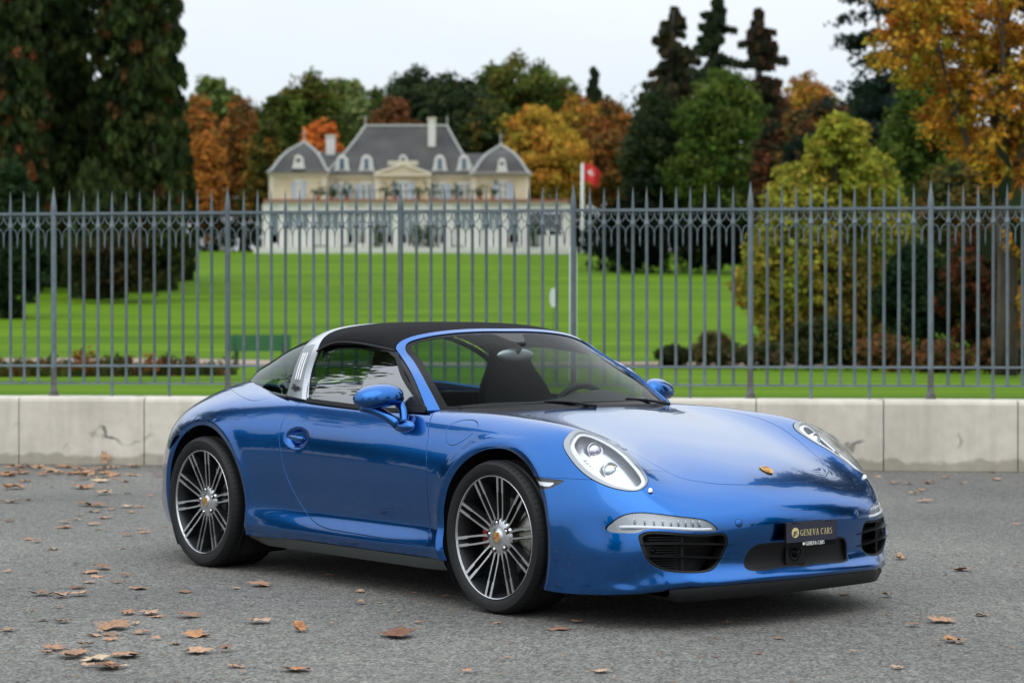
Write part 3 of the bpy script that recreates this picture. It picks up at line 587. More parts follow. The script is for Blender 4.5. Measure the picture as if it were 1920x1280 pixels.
# sill trims, underbody, wheel wells
for s in (-1,1):
    xs=np.linspace(-2.035,-.375,24); V=[]; tp=np.interp(xs,[-2.035,-1.93,-.5,-.375],[.02,1,1,.8])
    m=MB(); n=len(xs)
    for x,k in zip(xs,tp): V+=[(x,.872*s,.205),(x,.868*s,.186),(x,.850*s,.186-.034*k),(x,.80*s,.186-.040*k),(x,.78*s,.20)]
    F=[];
    for i in range(n-1):
        for k in range(4): q=(i*5+k,i*5+k+1,(i+1)*5+k+1,(i+1)*5+k); F.append(q if s<0 else q[::-1])
    m.add(V,F); me=m.mesh('sill_trim'); smooth_by_angle(me,40); link('sill_trim',me,trimgrey,car)
m=MB(); m.box(-2.02,-.42,-.80,.80,.15,.24); m.box(-3.2,-2.0,-.52,.52,.20,.5); m.box(-.45,.86,-.50,.50,.15,.45); m.box(-3.15,-2.87,-.62,.62,.23,.5); m.obj('underbody',black,car)
for (cx,cz),r in ((AF,RF),(AR,RR)):
    for s in (-1,1):
        m=MB(); V=[];F=[];n=40; A=np.linspace(R(-38),R(218),n)
        for a in A: 
            for y,rr in ((.868,r+.008),(.60,r+.004),(.50,r-.05),(.50,.02)): V.append((cx+rr*math.cos(a),y*s,cz+rr*math.sin(a)))
        for i in range(n-1):
            for k in range(3): F.append((i*4+k,i*4+k+1,(i+1)*4+k+1,(i+1)*4+k))
        m.add(V,F); m.obj('wheel_arch_liner',black,car,True)
# ---- wheels
def spoke_mesh(rt,twist):
    """one twin spoke: two slim arms that part near the hub"""
    me=MB()
    for sgn in (-1,1):
        rs=np.array([.055,.080,.105,.135,.17,.197,.203,.235,.2665]); 
        a=np.array([.010,.0135,.0160,.0172,.0178,.0180,.0180,.0180,.0180])*sgn
        wd=np.array([.018,.0115,.0088,.0080,.0078,.0080,.0130,.0134,.0140]); dp=np.interp(rs,[.05,.10,.18,.266],[.030,.026,.014,.001])
        wo=np.where(rs>.2,.0012*sgn*-1,0); V=[]
        for r_,a_,w_,d_,o_ in zip(rs,a,wd,dp,wo):
            for f_,dep in ((-.5,0),(.5,0),(.62,.006),(.75,.040),(-.75,.040),(-.62,.006)): V.append((r_,a_+o_+w_*f_,d_+dep))
        F=[];M=[]
        for i in range(len(rs)-1):
            for k in range(6):
                F.append((i*6+k,i*6+(k+1)%6,(i+1)*6+(k+1)%6,(i+1)*6+k)); M.append(0 if k==0 else 1)
        F+= [tuple(range(6)),tuple(len(V)-6+k for k in range(6))]; M+=[1,1]
        b0=me.n; me.V+=[tuple(v) for v in V]; me.F+=[tuple(i+b0 for i in f) for f in F]; me.M+=M; me.n+=len(V)
    return me
def make_wheel(cx,cz,yface,width,rt,side,steer=0):
    """axle along y; outer face towards -y for side=-1. built with face at local y=0, inward +y"""
    root=None; W_=width
    m=MB(); pr=[(.2745,.008),(.2735,.0),(.2715,-.0015),(.2675,.0),(.2655,.006),(.252,.035),(.243,W_*.45),(.243,W_*.9),(.262,W_*.97),(.268,W_)]
    m.lathe(pr,72,'y'); me=m.mesh('wheel'); 
    mi=[0 if (i//72)<4 else 1 for i in range(len(me.polygons))]; me.polygons.foreach_set('material_index',mi); smooth_by_angle(me,50)
    wh=link('wheel',me,[alu,darkalloy],car); wh.location=(cx,yface,cz); wh.rotation_euler=(0,0,(math.pi if side>0 else 0)+steer)
    # tyre with tread grooves
    n=96; pr=[(.270,.014),(.2745,.002),(.284,-.007),(.303,-.013),(.322,-.012),(rt-.010,.000),(rt-.004,.010),(rt,.024)]
    ys=np.linspace(.024,W_-.024,34)[1:-1]; gro=[.18,.39,.61,.82]
    tread=[(rt-(.007 if min(abs((y/W_)-g) for g in gro)<.022 else 0),y) for y in ys]
    inn=[(r_,W_-y) for r_,y in pr[::-1]]
    m=MB(); prof=pr+tread+inn; m.lathe(prof,n,'y'); V=np.array(m.V); rr=np.hypot(V[:,0],V[:,2]); ang=np.arctan2(V[:,2],V[:,0]); k=(rr>rt-.0045)
    me=m.mesh('tyre'); smooth_by_angle(me,30); link('tyre',me,rubber,wh)
    # cross grooves as slim dark ridges: sipes cut across the shoulders
    m=MB(); ns=72
    for k in range(ns):
        a=2*math.pi*k/ns
        for y0,y1,sk in ((.004,W_*.16,.0),(W_*.84,W_-.004,.0),(W_*.21,W_*.37,.35),(W_*.63,W_*.79,.35)):
            for yy0,yy1 in ((y0,y1),):
                a1=a+sk*.06; hw=.0022/rt; R0=rt+.0003; R1=R0-.004 if y0<.01 else R0
                V=[(R0*math.cos(a-hw),yy0 if y0>.01 else .018,R0*math.sin(a-hw)),(R0*math.cos(a+hw),yy0 if y0>.01 else .018,R0*math.sin(a+hw)),(R0*math.cos(a1+hw),yy1,R0*math.sin(a1+hw)),(R0*math.cos(a1-hw),yy1,R0*math.sin(a1-hw))]
                m.add(V,[(0,1,2,3)])
                if y0<.01:
                    V=[((rt-.0085)*math.cos(a-hw),-.0012,(rt-.0085)*math.sin(a-hw)),((rt-.0085)*math.cos(a+hw),-.0012,(rt-.0085)*math.sin(a+hw)),(R0*math.cos(a+hw),.018,R0*math.sin(a+hw)),(R0*math.cos(a-hw),.018,R0*math.sin(a-hw))]; m.add(V,[(0,1,2,3)])
    m.obj('tread_groove',groove,wh,kind='stuff')
    base=spoke_mesh(rt,0); 
    for k in range(10):
        a=2*math.pi*k/10+R(9); ca,sa=math.cos(a),math.sin(a)
        if k==0 or True:
            me=bpy.data.meshes.get('twin_spoke') or None
            if me is None:
                me=mesh('twin_spoke',[(v[0],v[2]+.002,v[1]) for v in base.V],base.F,False,base.M); bm=bmesh.new();bm.from_mesh(me);bmesh.ops.recalc_face_normals(bm,faces=bm.faces);bm.to_mesh(me);bm.free(); me.materials.append(alu); me.materials.append(darkalloy)
        o=link('spoke',me,None,wh); o.rotation_euler=(0,-a,0)
    m=MB(); m.lathe([(.0003,.020),(.027,.020),(.031,.024),(.034,.026),(.046,.026),(.070,.029),(.082,.034),(.088,.044),(.088,.07)],60,'y'); me=m.mesh('hub'); smooth_by_angle(me,50); link('hub',me,alu,wh)
    for k in range(5):
        a=2*math.pi*k/5+R(27); x,z=.063*math.cos(a),.063*math.sin(a); m=MB(); m.lathe([(.0150,.0262),(.0150,.0275),(.0003,.0280)],18,'y',(x,0.0,z)); m.obj('bolt_hole',black,wh,True)
        m=MB(); m.lathe([(.0003,.0225),(.006,.0232),(.0085,.0262),(.009,.029)],6,'y',(x,0,z)); m.obj('wheel_bolt',chrome,wh,True)
    m=MB(); m.prism([(-.018,.021),(.018,.021),(.0205,.005),(.014,-.013),(0,-.027),(-.014,-.013),(-.0205,.005)],.0185,.0205,lambda q,h:(q[0],h,q[1])); m.obj('centre_badge',gold,wh)
    for xx,zz in((.006,.008),(-.006,-.004)): m=MB(); m.box(xx-.004,xx+.004,.0178,.0186,zz-.005,zz+.005); m.obj('badge_stripe',badgered,wh)
    m=MB(); m.lathe([(.07,.075),(.168,.075),(.172,.078),(.172,.098),(.07,.098)],60,'y'); me=m.mesh('brake_disc'); smooth_by_angle(me,40); link('brake_disc',me,disc,wh)
    m=MB()
    for k in range(36):
        a=2*math.pi*k/36
        for j,rr in enumerate((.10,.122,.144)):
            aa=a+j*.05; m.lathe([(.0003,.0745),(.003,.0745)],6,'y',(rr*math.cos(aa),0,rr*math.sin(aa)))
    m.obj('disc_drilling',black,wh,kind='stuff')
    m=MB(); A=np.linspace(R(150),R(200),9) if cx>-1 else np.linspace(R(-20),R(30),9); V=[]
    for a in A:
        for rr,y in ((.100,.060),(.148,.060),(.155,.075),(.155,.12),(.10,.12)): V.append((rr*math.cos(a)*(1 if side<0 else -1),y,rr*math.sin(a)))
    F=[(0,1,2,3,4),tuple(40+k for k in range(5))]
    for i in range(8):
        for k in range(5): F.append((i*5+k,i*5+(k+1)%5,(i+1)*5+(k+1)%5,(i+1)*5+k))
    m.add(V,F); me=m.mesh('brake_caliper'); smooth_by_angle(me,40); link('brake_caliper',me,red if cx>-1 else darkalloy,wh)
    m=MB(); m.lathe([(.0003,.13),(.235,.13),(.24,.125)],40,'y'); m.obj('brake_shield',black,wh)
    return wh
groove=mat('tyre groove',(.004,.004,.004),.9)
make_wheel(0,.338,-.882,.235,.338,-1,0); make_wheel(-2.45,.343,-.908,.295,.344,-1); make_wheel(0,.338,.882,.235,.338,1,0); make_wheel(-2.45,.343,.908,.295,.344,1)
# ---- greenhouse
def half(P): P=np.array(P,float); return P
def sym(c):  # half curve centre->side  to full curve left..right
    c=np.asarray(c); return np.concatenate([c[::-1]*[1,-1,1],c[1:]])
hdr=[(-1.05,0,1.250),(-1.052,.13,1.250),(-1.065,.30,1.243),(-1.085,.45,1.226),(-1.105,.555,1.200),(-1.095,.612,1.172),(-1.075,.634,1.153)]
base=[(-.330,0,.886),(-.345,.2,.886),(-.385,.4,.884),(-.455,.55,.881),(-.545,.68,.877),(-.640,.766,.871)]
midw=[(-.695,0,1.092),(-.705,.15,1.091),(-.735,.33,1.084),(-.785,.50,1.068),(-.835,.62,1.052),(-.868,.695,1.045)]
qw=[(-.51,0,.994),(-.525,.18,.993),(-.56,.37,.988),(-.62,.535,.978),(-.685,.655,.968),(-.750,.732,.962)]
tw=[(-.875,0,1.176),(-.88,.14,1.175),(-.90,.315,1.168),(-.94,.48,1.150),(-.975,.59,1.125),(-.995,.652,1.108)]
WS=loft([sym(base),sym(qw),sym(midw),sym(tw),sym(hdr)],121,90)      # rows: base->header, cols: right..left
wn=gridN(WS); 
if wn[45,60,2]<0: wn=-wn
mm,nn_=WS.shape[:2]; S2=Surf(WS.reshape(-1,3),wn.reshape(-1,3)); FW=gridF(mm,nn_); a_,b_,c_=[S2.V[0][FW[:,i]] for i in range(3)]
if (np.cross(b_-a_,c_-a_)*S2.N[0][FW[:,0]]).sum(1).mean()<0: FW=FW[:,::-1]
jj=np.linspace(-1,1,nn_)[None,:]; ii=np.linspace(0,1,mm)[:,None]
halfw=np.linalg.norm(WS[:,-1]-WS[:,nn_//2],axis=1)[:,None]; Lw=np.linalg.norm(WS[-1]-WS[0],axis=1)[None,:]
dside=(1-np.abs(jj))*halfw; dtop=(1-ii)*Lw; dbot=ii*Lw
def rbox(a,b,r):  # distance inside two edges with a rounded corner
    qa,qb=a-r,b-r; return np.where((qa<0)&(qb<0),r-np.hypot(np.minimum(qa,0),np.minimum(qb,0)),np.minimum(a,b))
gl0=rbox(dside-np.interp(ii,[0,.3,1],[.062,.050,.040])+0*jj,dtop-.030+0*ii,.085).ravel()
def cutval(Sf,fs,vals):
    """cut with per-vertex values extended to new vertices"""
    store={'v':vals}
    n0=len(vals); V,Nn=Sf.arr()
    r=Sf.cut(fs,lambda V_:store['v'])
    V2,_=Sf.arr(); 
    if len(V2)>n0: store['v']=np.concatenate([store['v'],np.zeros(len(V2)-n0)])
    return r,store['v']
(glf,fr),v1=cutval(S2,(FW,[]),gl0)
S_save=S; S=S2
fro=piece('windscreen_frame',fr,paint,'one',.0) if False else None
def piece2(Sf,name,fs,mt_,push=None,skirt=.01,parent=car,**k):
    global S; old=S; S=Sf; bx=piece(name,fs,mt_,'pair',skirt,push,parent,**k); S=old; bpy.data.objects.remove(bx[0]); return bx[1]
S=S_save
V2,N2=S2.arr(); frame_o=piece2(S2,'windscreen_frame',fr,paint,lambda P,n:P+n*.006,.022)
# frit band and glass: distances from vertex positions in the glass grid
n_new=len(V2)-mm*nn_
fritd=np.concatenate([rbox(dside-np.interp(ii,[0,.3,1],[.062,.050,.040])-.045,dtop-.030-.022-.10*np.exp(-((jj)/.11)**4),.06).ravel(),np.full(n_new,-.01)])
fritd=np.minimum(fritd,np.concatenate([(dbot-.03+0*jj).ravel(),np.full(n_new,-.01)]))
(gc,frit),_=cutval(S2,glf,fritd)
glass_o=piece2(S2,'windscreen',gc,wsglass,None,0); piece2(S2,'windscreen_border',frit,blackgl,None,0,glass_o)
# windscreen seal at the base and cowl
cb=spl(sym(base),60); cb=cb[np.abs(cb[:,1])<.66]; patch('cowl_panel',np.stack([cb+[.004,0,.003],cb+[.018,0,-.010],cb+[.035,0,-.03],cb+[.06,0,-.07]]),black,car)
def gside(x,z,o=0):
    x=np.asarray(x,float);z=np.asarray(z,float); dz=z-.885; y=.786-.35*dz-.80*dz*dz-np.interp(x,[-1.9,-1.75,-1.6,-1.2,-.9,-.65],[.012,.006,0,0,.008,.017]); return np.stack([x,-(y+o),z],-1)
topw=spl([(-1.075,1.128),(-1.134,1.149),(-1.26,1.168),(-1.39,1.182),(-1.54,1.184),(-1.68,1.171),(-1.745,1.146)],40)
frontw=spl([(-.655,.877),(-.770,.945),(-.915,1.03),(-.992,1.085),(-1.062,1.132)],24); rearw=spl([(-1.745,1.146),(-1.70,1.02),(-1.645,.90)],12); botw=np.array([(-1.645,.90),(-1.29,.884),(-.9,.872),(-.672,.877)])
WIN=np.concatenate([frontw[:-1],topw[:-1],rearw[:-1],spl(botw,30)[:-1]])
xs=np.linspace(-2.0,-.55,150); zs=np.linspace(.84,1.22,44); X,Z=np.meshgrid(xs,zs,indexing='ij'); GS=gside(X,Z)*[1,-1,1]
sn=gridN(GS); sn=np.where((sn[...,1:2]<0),-sn,sn); S3=Surf(GS.reshape(-1,3),sn.reshape(-1,3)); FS=gridF(*GS.shape[:2]); a_,b_,c_=[S3.V[0][FS[:,i]] for i in range(3)]
if (np.cross(b_-a_,c_-a_)*S3.N[0][FS[:,0]]).sum(1).mean()<0: FS=FS[:,::-1]
def reg3(Q): return lambda V: polysdf(V[:,[0,2]],np.asarray(Q))
win,rest=S3.cut((FS,[]),off(reg3(WIN),-.006)); seal,_=S3.cut(rest,off(reg3(WIN),.012))
def piece3(Sf,*a,**k):
    global S; old=S; S=Sf; r=piece(*a,**k); S=old; return r
wins=piece3(S3,'side_window',win,sideglass,'pair',0); seals=piece3(S3,'window_seal',seal,black,'pair',.012,lambda P,n:P+n*.004)
tri=[(-.68,.86),(-.69,.885),(-.775,.935),(-.795,.93),(-.80,.86)]; tr_,_=S3.cut(win,reg3(tri)); 
for x,y in zip(piece3(S3,'mirror_sail',tr_,black,'pair',.004,lambda P,n:P+n*.003),wins): x.parent=y
# A-pillar rubber between frame and window
for s in (-1,1):
    O=WS[:, -1 if WS[40,-1,1]*s>0 else 0]; O=O[:int(mm*.97)]; inn_=[]
    for p_ in O: 
        q=gside(p_[0]-.028,p_[2]-.006,.001); q[1]*=-1 if s>0 else 1; inn_.append(q)
    g=np.stack([O-[0,0,.004],(O+np.array(inn_))/2+[0,.004*s,.004],np.array(inn_)]); patch('pillar_seal',g,black,car)
# belt moulding
for s in (-1,1):
    xs_=np.linspace(-2.05,-.64,60); pts=[]
    for x_ in xs_:
        yb=np.interp(x_,[-2.1,-1.84,-1.6,-1.2,-.85,-.68,-.6],[.702,.765,.776,.782,.773,.768,.748]); zb=np.interp(x_,[-2.15,-1.85,-1.6,-1.29,-.9,-.64],[.932,.913,.900,.886,.874,.872]); pts.append((x_,(yb+.001)*s,zb-.003))
    m=MB(); m.tube(pts,.0065,6); m.obj('belt_moulding',trimgrey,car,True)
# hoop
hf=spl([(-1.625,.7790,.897),(-1.69,.722,1.02),(-1.742,.648,1.130),(-1.765,.612,1.170),(-1.79,.560,1.207),(-1.815,.47,1.243),(-1.835,.25,1.276),(-1.84,0,1.286)],50)
hr=spl([(-1.835,.7720,.915),(-1.895,.700,1.02),(-1.955,.617,1.118),(-1.985,.570,1.158),(-2.03,.495,1.198),(-2.08,.38,1.232),(-2.14,.2,1.255),(-2.16,0,1.260)],50)
hm_=(hf+hr)/2; hm_=hm_+ (hm_-np.array([-1.9,0,.80]))/np.linalg.norm(hm_-np.array([-1.9,0,.80]),axis=1)[:,None]*.012
HG=loft([hf,hm_,hr],50,21)
nlow=18
for s in (-1,1):
    Gl=HG[:,:nlow+1]*[1,s,1]
    lo=patch('hoop_side_panel',Gl,satin,car)
    st=HG[:6,:nlow+1]*[1,s,1]; ctr=np.array([-1.9,0,.8]); d=st-ctr; d/=np.linalg.norm(d,axis=-1,keepdims=True); patch('hoop_edge_strip',st+d*.003,silver,lo)
    for k in range(3):   # three slots
        vv=np.linspace(.30,.80,14); uu=8.6+k*2.5
        pts=[]
        for v_ in vv:
            j=v_*nlow; j0=int(j); f_=j-j0; ui=int(uu); uf=uu-ui
            p_=(HG[ui,j0]*(1-f_)+HG[ui,j0+1]*f_)*(1-uf)+(HG[ui+1,j0]*(1-f_)+HG[ui+1,j0+1]*f_)*uf
            dd=p_-ctr; dd/=np.linalg.norm(dd); pts.append((p_+dd*.0025)*[1,s,1])
        m=MB(); m.tube(pts,.0032,6); m.obj('hoop_louvre',whitepaint,lo,True)
    P0=HG[10,4]; P1=HG[15,4]; Pu=HG[12,6]; c_=HG[12,3]
    ex=(P0-P1); ex/=np.linalg.norm(ex); eu=Pu-HG[12,3]; eu-=ex*(eu@ex); eu/=np.linalg.norm(eu); nz=np.cross(ex,eu); 
    if nz[1]<0: nz=-nz
    # readable from outside on either side
    exs=ex*[1,s,1]; eus=eu*[1,s,1]; nzs=nz*[1,s,1]
    if np.cross(exs,eus)@nzs<0: exs=-exs
    Mx=Matrix(((exs[0],eus[0],nzs[0]),(exs[1],eus[1],nzs[1]),(exs[2],eus[2],nzs[2]))); cc=(c_+nz*.0045)*[1,s,1]
    t_=text('Targa',.040,black,lo,cc,Mx.to_euler(),'lettering',.001,1.15,.35,.92,.0006)
patch('hoop_top',HG[:,nlow:],silver,car,True)
# soft roof
def rc(x,pts): return [(x+dx,y,z) for dx,y,z in pts]
r0=spl([(-1.075,.640,1.150),(-1.100,.616,1.176),(-1.108,.560,1.204),(-1.090,.45,1.231),(-1.068,.30,1.249),(-1.055,.13,1.257),(-1.053,0,1.258)],40)
r1=spl(rc(-1.24,[(0,.636,1.170),(.004,.622,1.190),(.006,.585,1.218),(.01,.50,1.246),(.012,.34,1.270),(.014,.16,1.280),(.014,0,1.282)]),40)
r2=spl(rc(-1.42,[(0,.634,1.186),(0,.620,1.206),(0,.585,1.232),(0,.50,1.258),(0,.34,1.280),(0,.16,1.289),(0,0,1.291)]),40)
r3=spl(rc(-1.60,[(0,.634,1.186),(0,.620,1.206),(0,.585,1.231),(0,.50,1.257),(0,.34,1.280),(0,.16,1.290),(0,0,1.292)]),40)
r4=spl([(-1.735,.655,1.142),(-1.76,.622,1.180),(-1.785,.572,1.217),(-1.805,.48,1.250),(-1.82,.32,1.274),(-1.832,.15,1.287),(-1.835,0,1.290)],40)
RG=loft([r0,r1,r2,r3,r4],40,40); patch('soft_roof',RG,fabric,car,True,.012)
patch('headlining',RG*[1,.96,1]-[0,0,.035],seatm,car,True)
for s in (-1,1): m=MB(); m.tube(RG[:,0]*[1,s,1]+[0,.001*s,-.002],.006,6); m.obj('roof_edge_seal',black,car,True)
# rear window
g0=spl([(-1.835,.770,.914),(-1.893,.697,1.02),(-1.953,.614,1.115),(-2.03,.492,1.194),(-2.08,.377,1.228),(-2.14,.2,1.250),(-2.16,0,1.255)],46)
g1=spl([(-2.12,.702,.924),(-2.165,.650,1.005),(-2.22,.575,1.078),(-2.30,.462,1.140),(-2.36,.33,1.170),(-2.40,.17,1.185),(-2.41,0,1.188)],46)
g2=spl([(-2.40,.620,.942),(-2.445,.565,1.000),(-2.50,.490,1.050),(-2.56,.385,1.085),(-2.61,.27,1.103),(-2.64,.14,1.112),(-2.65,0,1.115)],46)
g3=spl([(-2.645,.505,.962),(-2.68,.455,.985),(-2.73,.385,1.003),(-2.79,.30,1.013),(-2.84,.2,1.018),(-2.87,.1,1.02),(-2.88,0,1.02)],46)
g4=spl([(-2.74,.445,.958),(-2.76,.405,.968),(-2.79,.34,.972),(-2.83,.27,.972),(-2.88,.18,.968),(-2.91,.1,.965),(-2.92,0,.964)],46)
RGl=loft([g0,g1,g2,g3,g4],46,60); rgl=patch('rear_window',RGl,rearglass,car,True)
m=MB()
for s in (-1,1):
    P_=RGl[:,0]*[1,s,1]; m.tube(P_+[0,.004*s,-.004],.008,6)
m.obj('rear_window_moulding',trimgrey,car,True)
patch('rear_window_border',RGl[:5]*[1,.997,1]-[0,0,.002],blackgl,rgl,True)
# interior
def rbx(name,x0,x1,y0,y1,z0,z1,mt_,parent=car,bev=.02):
    m=MB(); m.box(x0,x1,y0,y1,z0,z1); o=m.obj(name,mt_,parent,True); bv=o.modifiers.new('b','BEVEL'); bv.width=bev; bv.segments=4; return o
dash=loft([[(-.66,-.69,.858),(-.44,-.42,.868),(-.37,0,.872),(-.44,.42,.868),(-.66,.69,.858)],[(-.70,-.69,.868),(-.58,-.35,.893),(-.56,0,.90),(-.58,.35,.925),(-.70,.69,.868)],[(-.74,-.69,.865),(-.72,-.35,.885),(-.72,0,.895),(-.72,.35,.945),(-.74,.69,.865)],[(-.78,-.70,.80),(-.78,-.35,.80),(-.78,0,.82),(-.78,.35,.88),(-.78,.70,.80)],[(-.70,-.70,.5),(-.70,-.35,.5),(-.75,0,.5),(-.70,.35,.5),(-.70,.70,.5)]],60,40)
patch('dashboard',dash,seatm,car)
def seat(y):
    secs=[]; 
    for z,x,wd,th in ((.42,-1.20,.25,.07),(.55,-1.27,.255,.075),(.70,-1.33,.26,.07),(.85,-1.385,.255,.06),(.97,-1.42,.215,.052),(1.04,-1.438,.15,.05),(1.10,-1.452,.125,.05),(1.145,-1.463,.115,.045),(1.165,-1.468,.075,.028),(1.168,-1.469,.01,.005)):
        A=np.linspace(0,2*math.pi,25)[:-1]; secs.append([(x+th*np.sign(math.cos(a))*abs(math.cos(a))**.6,y+wd*np.sign(math.sin(a))*abs(math.sin(a))**.6,z) for a in A])
    C=np.array(secs); V=C.reshape(-1,3); F=[]
    for i in range(len(C)-1):
        for k in range(24): F.append((i*24+k,i*24+(k+1)%24,(i+1)*24+(k+1)%24,(i+1)*24+k))
    F.append(tuple(range(24))[::-1]); F.append(tuple((len(C)-1)*24+k for k in range(24)))
    o=link('seat',mesh('seat',V,F,True),seatm,car); sb=o.modifiers.new('s','SUBSURF'); sb.levels=1; sb.render_levels=1
    rbx('seat_cushion',-1.25,-.75,y-.25,y+.25,.33,.48,seatm,o,.05)
seat(-.37); seat(.37)
m=MB(); a=np.linspace(0,2*math.pi,49); m.tube([(-.905+.055*math.sin(t_),.37+.183*math.cos(t_),.795+.172*math.sin(t_)) for t_ in a],.0165,10,cap=False); sw=m.obj('steering_wheel',seatm,car,True)
rbx('wheel_boss',-.93,-.86,.30,.44,.76,.84,seatm,sw); rbx('wheel_spoke',-.915,-.895,.19,.55,.79,.815,seatm,sw,.006)
rbx('rear_shelf',-2.55,-1.72,-.62,.62,.70,.90,seatm,car,.03); rbx('rear_bulkhead',-1.85,-1.70,-.66,.66,.3,.92,seatm,car,.03)
for s in (-1,1): rbx('door_lining',-1.7,-.5,min(.70*s,.74*s),max(.70*s,.74*s),.3,.862,seatm,car,.01)
rbx('cabin_floor',-1.9,-.5,-.72,.72,.25,.31,seatm,car)
m=MB(); V=[];nlat=14
for i in range(nlat+1):
    t_=math.pi*i/nlat
    for k in range(28):
        a_=2*math.pi*k/28; V.append((-.94+.022*math.cos(t_)+.02*math.sin(t_)*math.sin(a_)*.3, .0+.118*math.sin(t_)**.7*math.cos(a_), 1.122+.036*math.sin(t_)**.7*math.sin(a_)))
F=[(i*28+k,i*28+(k+1)%28,(i+1)*28+(k+1)%28,(i+1)*28+k) for i in range(nlat) for k in range(28)]
m.add(V,F); rvm=m.obj('rear_view_mirror',satin,car,True); m=MB(); m.tube([(-.93,0,1.13),(-.90,0,1.165),(-.90,0,1.185)],[.012,.014,.03],10); m.obj('mirror_stalk',black,rvm,True)
# wipers
def wiper(pts,arm):
    P_=spl(pts,20); m=MB(); m.tube(P_-np.array([0,0,.008]),.0055,6); o=m.obj('wiper',black,car,True); m=MB(); m.tube(spl(arm,12)-np.array([0,0,.008]),np.linspace(.009,.006,12),6); m.obj('wiper_arm',black,o,True)
wiper([(-.545,-.66,.895),(-.46,-.50,.905),(-.40,-.30,.912),(-.385,-.12,.914)],[(-.30,-.02,.895),(-.36,-.14,.915),(-.395,-.26,.921)])
wiper([(-.385,-.03,.912),(-.39,.15,.913),(-.415,.32,.911),(-.46,.46,.908)],[(-.37,.52,.890),(-.41,.40,.912),(-.40,.26,.922)])
# mirrors
for s in (-1,1):
    V=[];n1,n2=20,32
    for i in range(n1+1):
        t_=math.pi*i/n1; ly=math.cos(t_); rr=max(math.sin(t_),0)**.72
        for k in range(n2):
            a_=2*math.pi*k/n2; ca,sa=math.cos(a_),math.sin(a_)
            fx=.088*rr*(ca if ca>0 else ca*.45); fz=(.070 if sa>0 else .043)*rr*np.sign(sa)*abs(sa)**.85
            if sa>0: fz*=1+.18*ly*-1*.5
            V.append((-.865+fx+.030*(-ly),s*(.893+.112*ly),.925+fz+.006*ly*-1))
    F=[(i*n2+k,i*n2+(k+1)%n2,(i+1)*n2+(k+1)%n2,(i+1)*n2+k) for i in range(n1) for k in range(n2)]
    if s>0: F=[f[::-1] for f in F]
    me=mesh('door_mirror',V,F,True); mo=link('door_mirror',me,paint,car)
    m=MB(); m.tube(spl([(-.90,s*.965,.885),(-.875,s*.91,.872),(-.82,s*.87,.842),(-.775,s*.84,.806)],14),np.linspace(.020,.026,14),12); m.obj('mirror_arm',paint,mo,True)
    m=MB(); m.tube(spl([(-.815,s*.805,.905),(-.765,s*.815,.868),(-.735,s*.83,.815)],12),np.linspace(.026,.020,12),12); m.obj('mirror_arm',paint,mo,True)
    V=[(-.742+.080*math.cos(a)*math.sin(t_),s*(.822+.040*math.cos(t_)),.798+.033*math.sin(a)*math.sin(t_)) for t_ in np.linspace(0,math.pi/2,9) for a in np.linspace(0,2*math.pi,29)[:-1]]
    F=[(i*28+k,i*28+(k+1)%28,(i+1)*28+(k+1)%28,(i+1)*28+k) for i in range(8) for k in range(28)]; F=F if s<0 else [f[::-1] for f in F]
    o=link('mirror_base',mesh('mirror_base',V,F,True),paint,mo)
    # glass
    V=[(-.905-.028*math.cos(a),s*(.893+.095*math.cos(a)),.925+.048*math.sin(a)) for a in np.linspace(0,2*math.pi,33)[:-1]]; m=MB(); m.add(V,[tuple(range(32))]); m.obj('mirror_glass',chrome,mo)
# door handles
for s,d_ in zip((-1,1),door_o):
    V=[];n1=18
    for i in range(n1+1):
        t_=i/n1; x=-1.655+.135*t_; r_=.5+.5*bump01(np.array(min(t_,1-t_)*6)); hz=(.0135-.004*t_)*r_; hy=.013*r_; yb=.876+.004*math.sin(math.pi*t_)
        for k in range(12): a_=2*math.pi*k/12; V.append((x,s*(yb+hy*math.cos(a_)),.714+hz*math.sin(a_)-.004*t_))
    F=[(i*12+k,i*12+(k+1)%12,(i+1)*12+(k+1)%12,(i+1)*12+k) for i in range(n1) for k in range(12)]; F+=[tuple(range(12)),tuple(n1*12+k for k in range(12))[::-1]]
    if s<0: F=[f[::-1] for f in F]
    link('door_handle',mesh('door_handle',V,F,True),paint,d_)

# ------------------------------------------------------------------ the setting: road, wall, fence, lawn
def lin(r,g,b): return tuple(((c/255)/12.92 if c/255<=.04045 else ((c/255+.055)/1.055)**2.4) for c in (r,g,b))
asphalt=mat('asphalt',(.12,.12,.12),.88)
t,b=nodes(asphalt); tc_=N(t,'ShaderNodeTexCoord')
def nz_(sc_,det=3,ty='noise'):
    n=N(t,'ShaderNodeTexNoise' if ty=='noise' else 'ShaderNodeTexVoronoi'); n.inputs['Scale'].default_value=sc_
    if ty=='noise': n.inputs['Detail'].default_value=det
    t.links.new(tc_.outputs['Object'],n.inputs[0]); return n
def ramp(inp,a,ca,b_,cb_): 
    r=N(t,'ShaderNodeValToRGB'); r.color_ramp.elements[0].position=a; r.color_ramp.elements[0].color=(*ca,1); r.color_ramp.elements[1].position=b_; r.color_ramp.elements[1].color=(*cb_,1); t.links.new(inp,r.inputs[0]); return r
v1=nz_(95,0,'vor'); r1_=ramp(v1.outputs['Color'],.1,(.045,.043,.041),.95,(.275,.265,.245))
n1_=nz_(.45,6); r2_=ramp(n1_.outputs[0],.3,(.74,.74,.74),.7,(1.14,1.13,1.10)); n2_=nz_(14,5); r3_=ramp(n2_.outputs[0],.3,(.82,.82,.82),.72,(1.2,1.2,1.17))
m1=N(t,'ShaderNodeMix',data_type='RGBA',blend_type='MULTIPLY'); m1.inputs[0].default_value=1; t.links.new(r1_.outputs[0],m1.inputs[6]); t.links.new(r2_.outputs[0],m1.inputs[7])
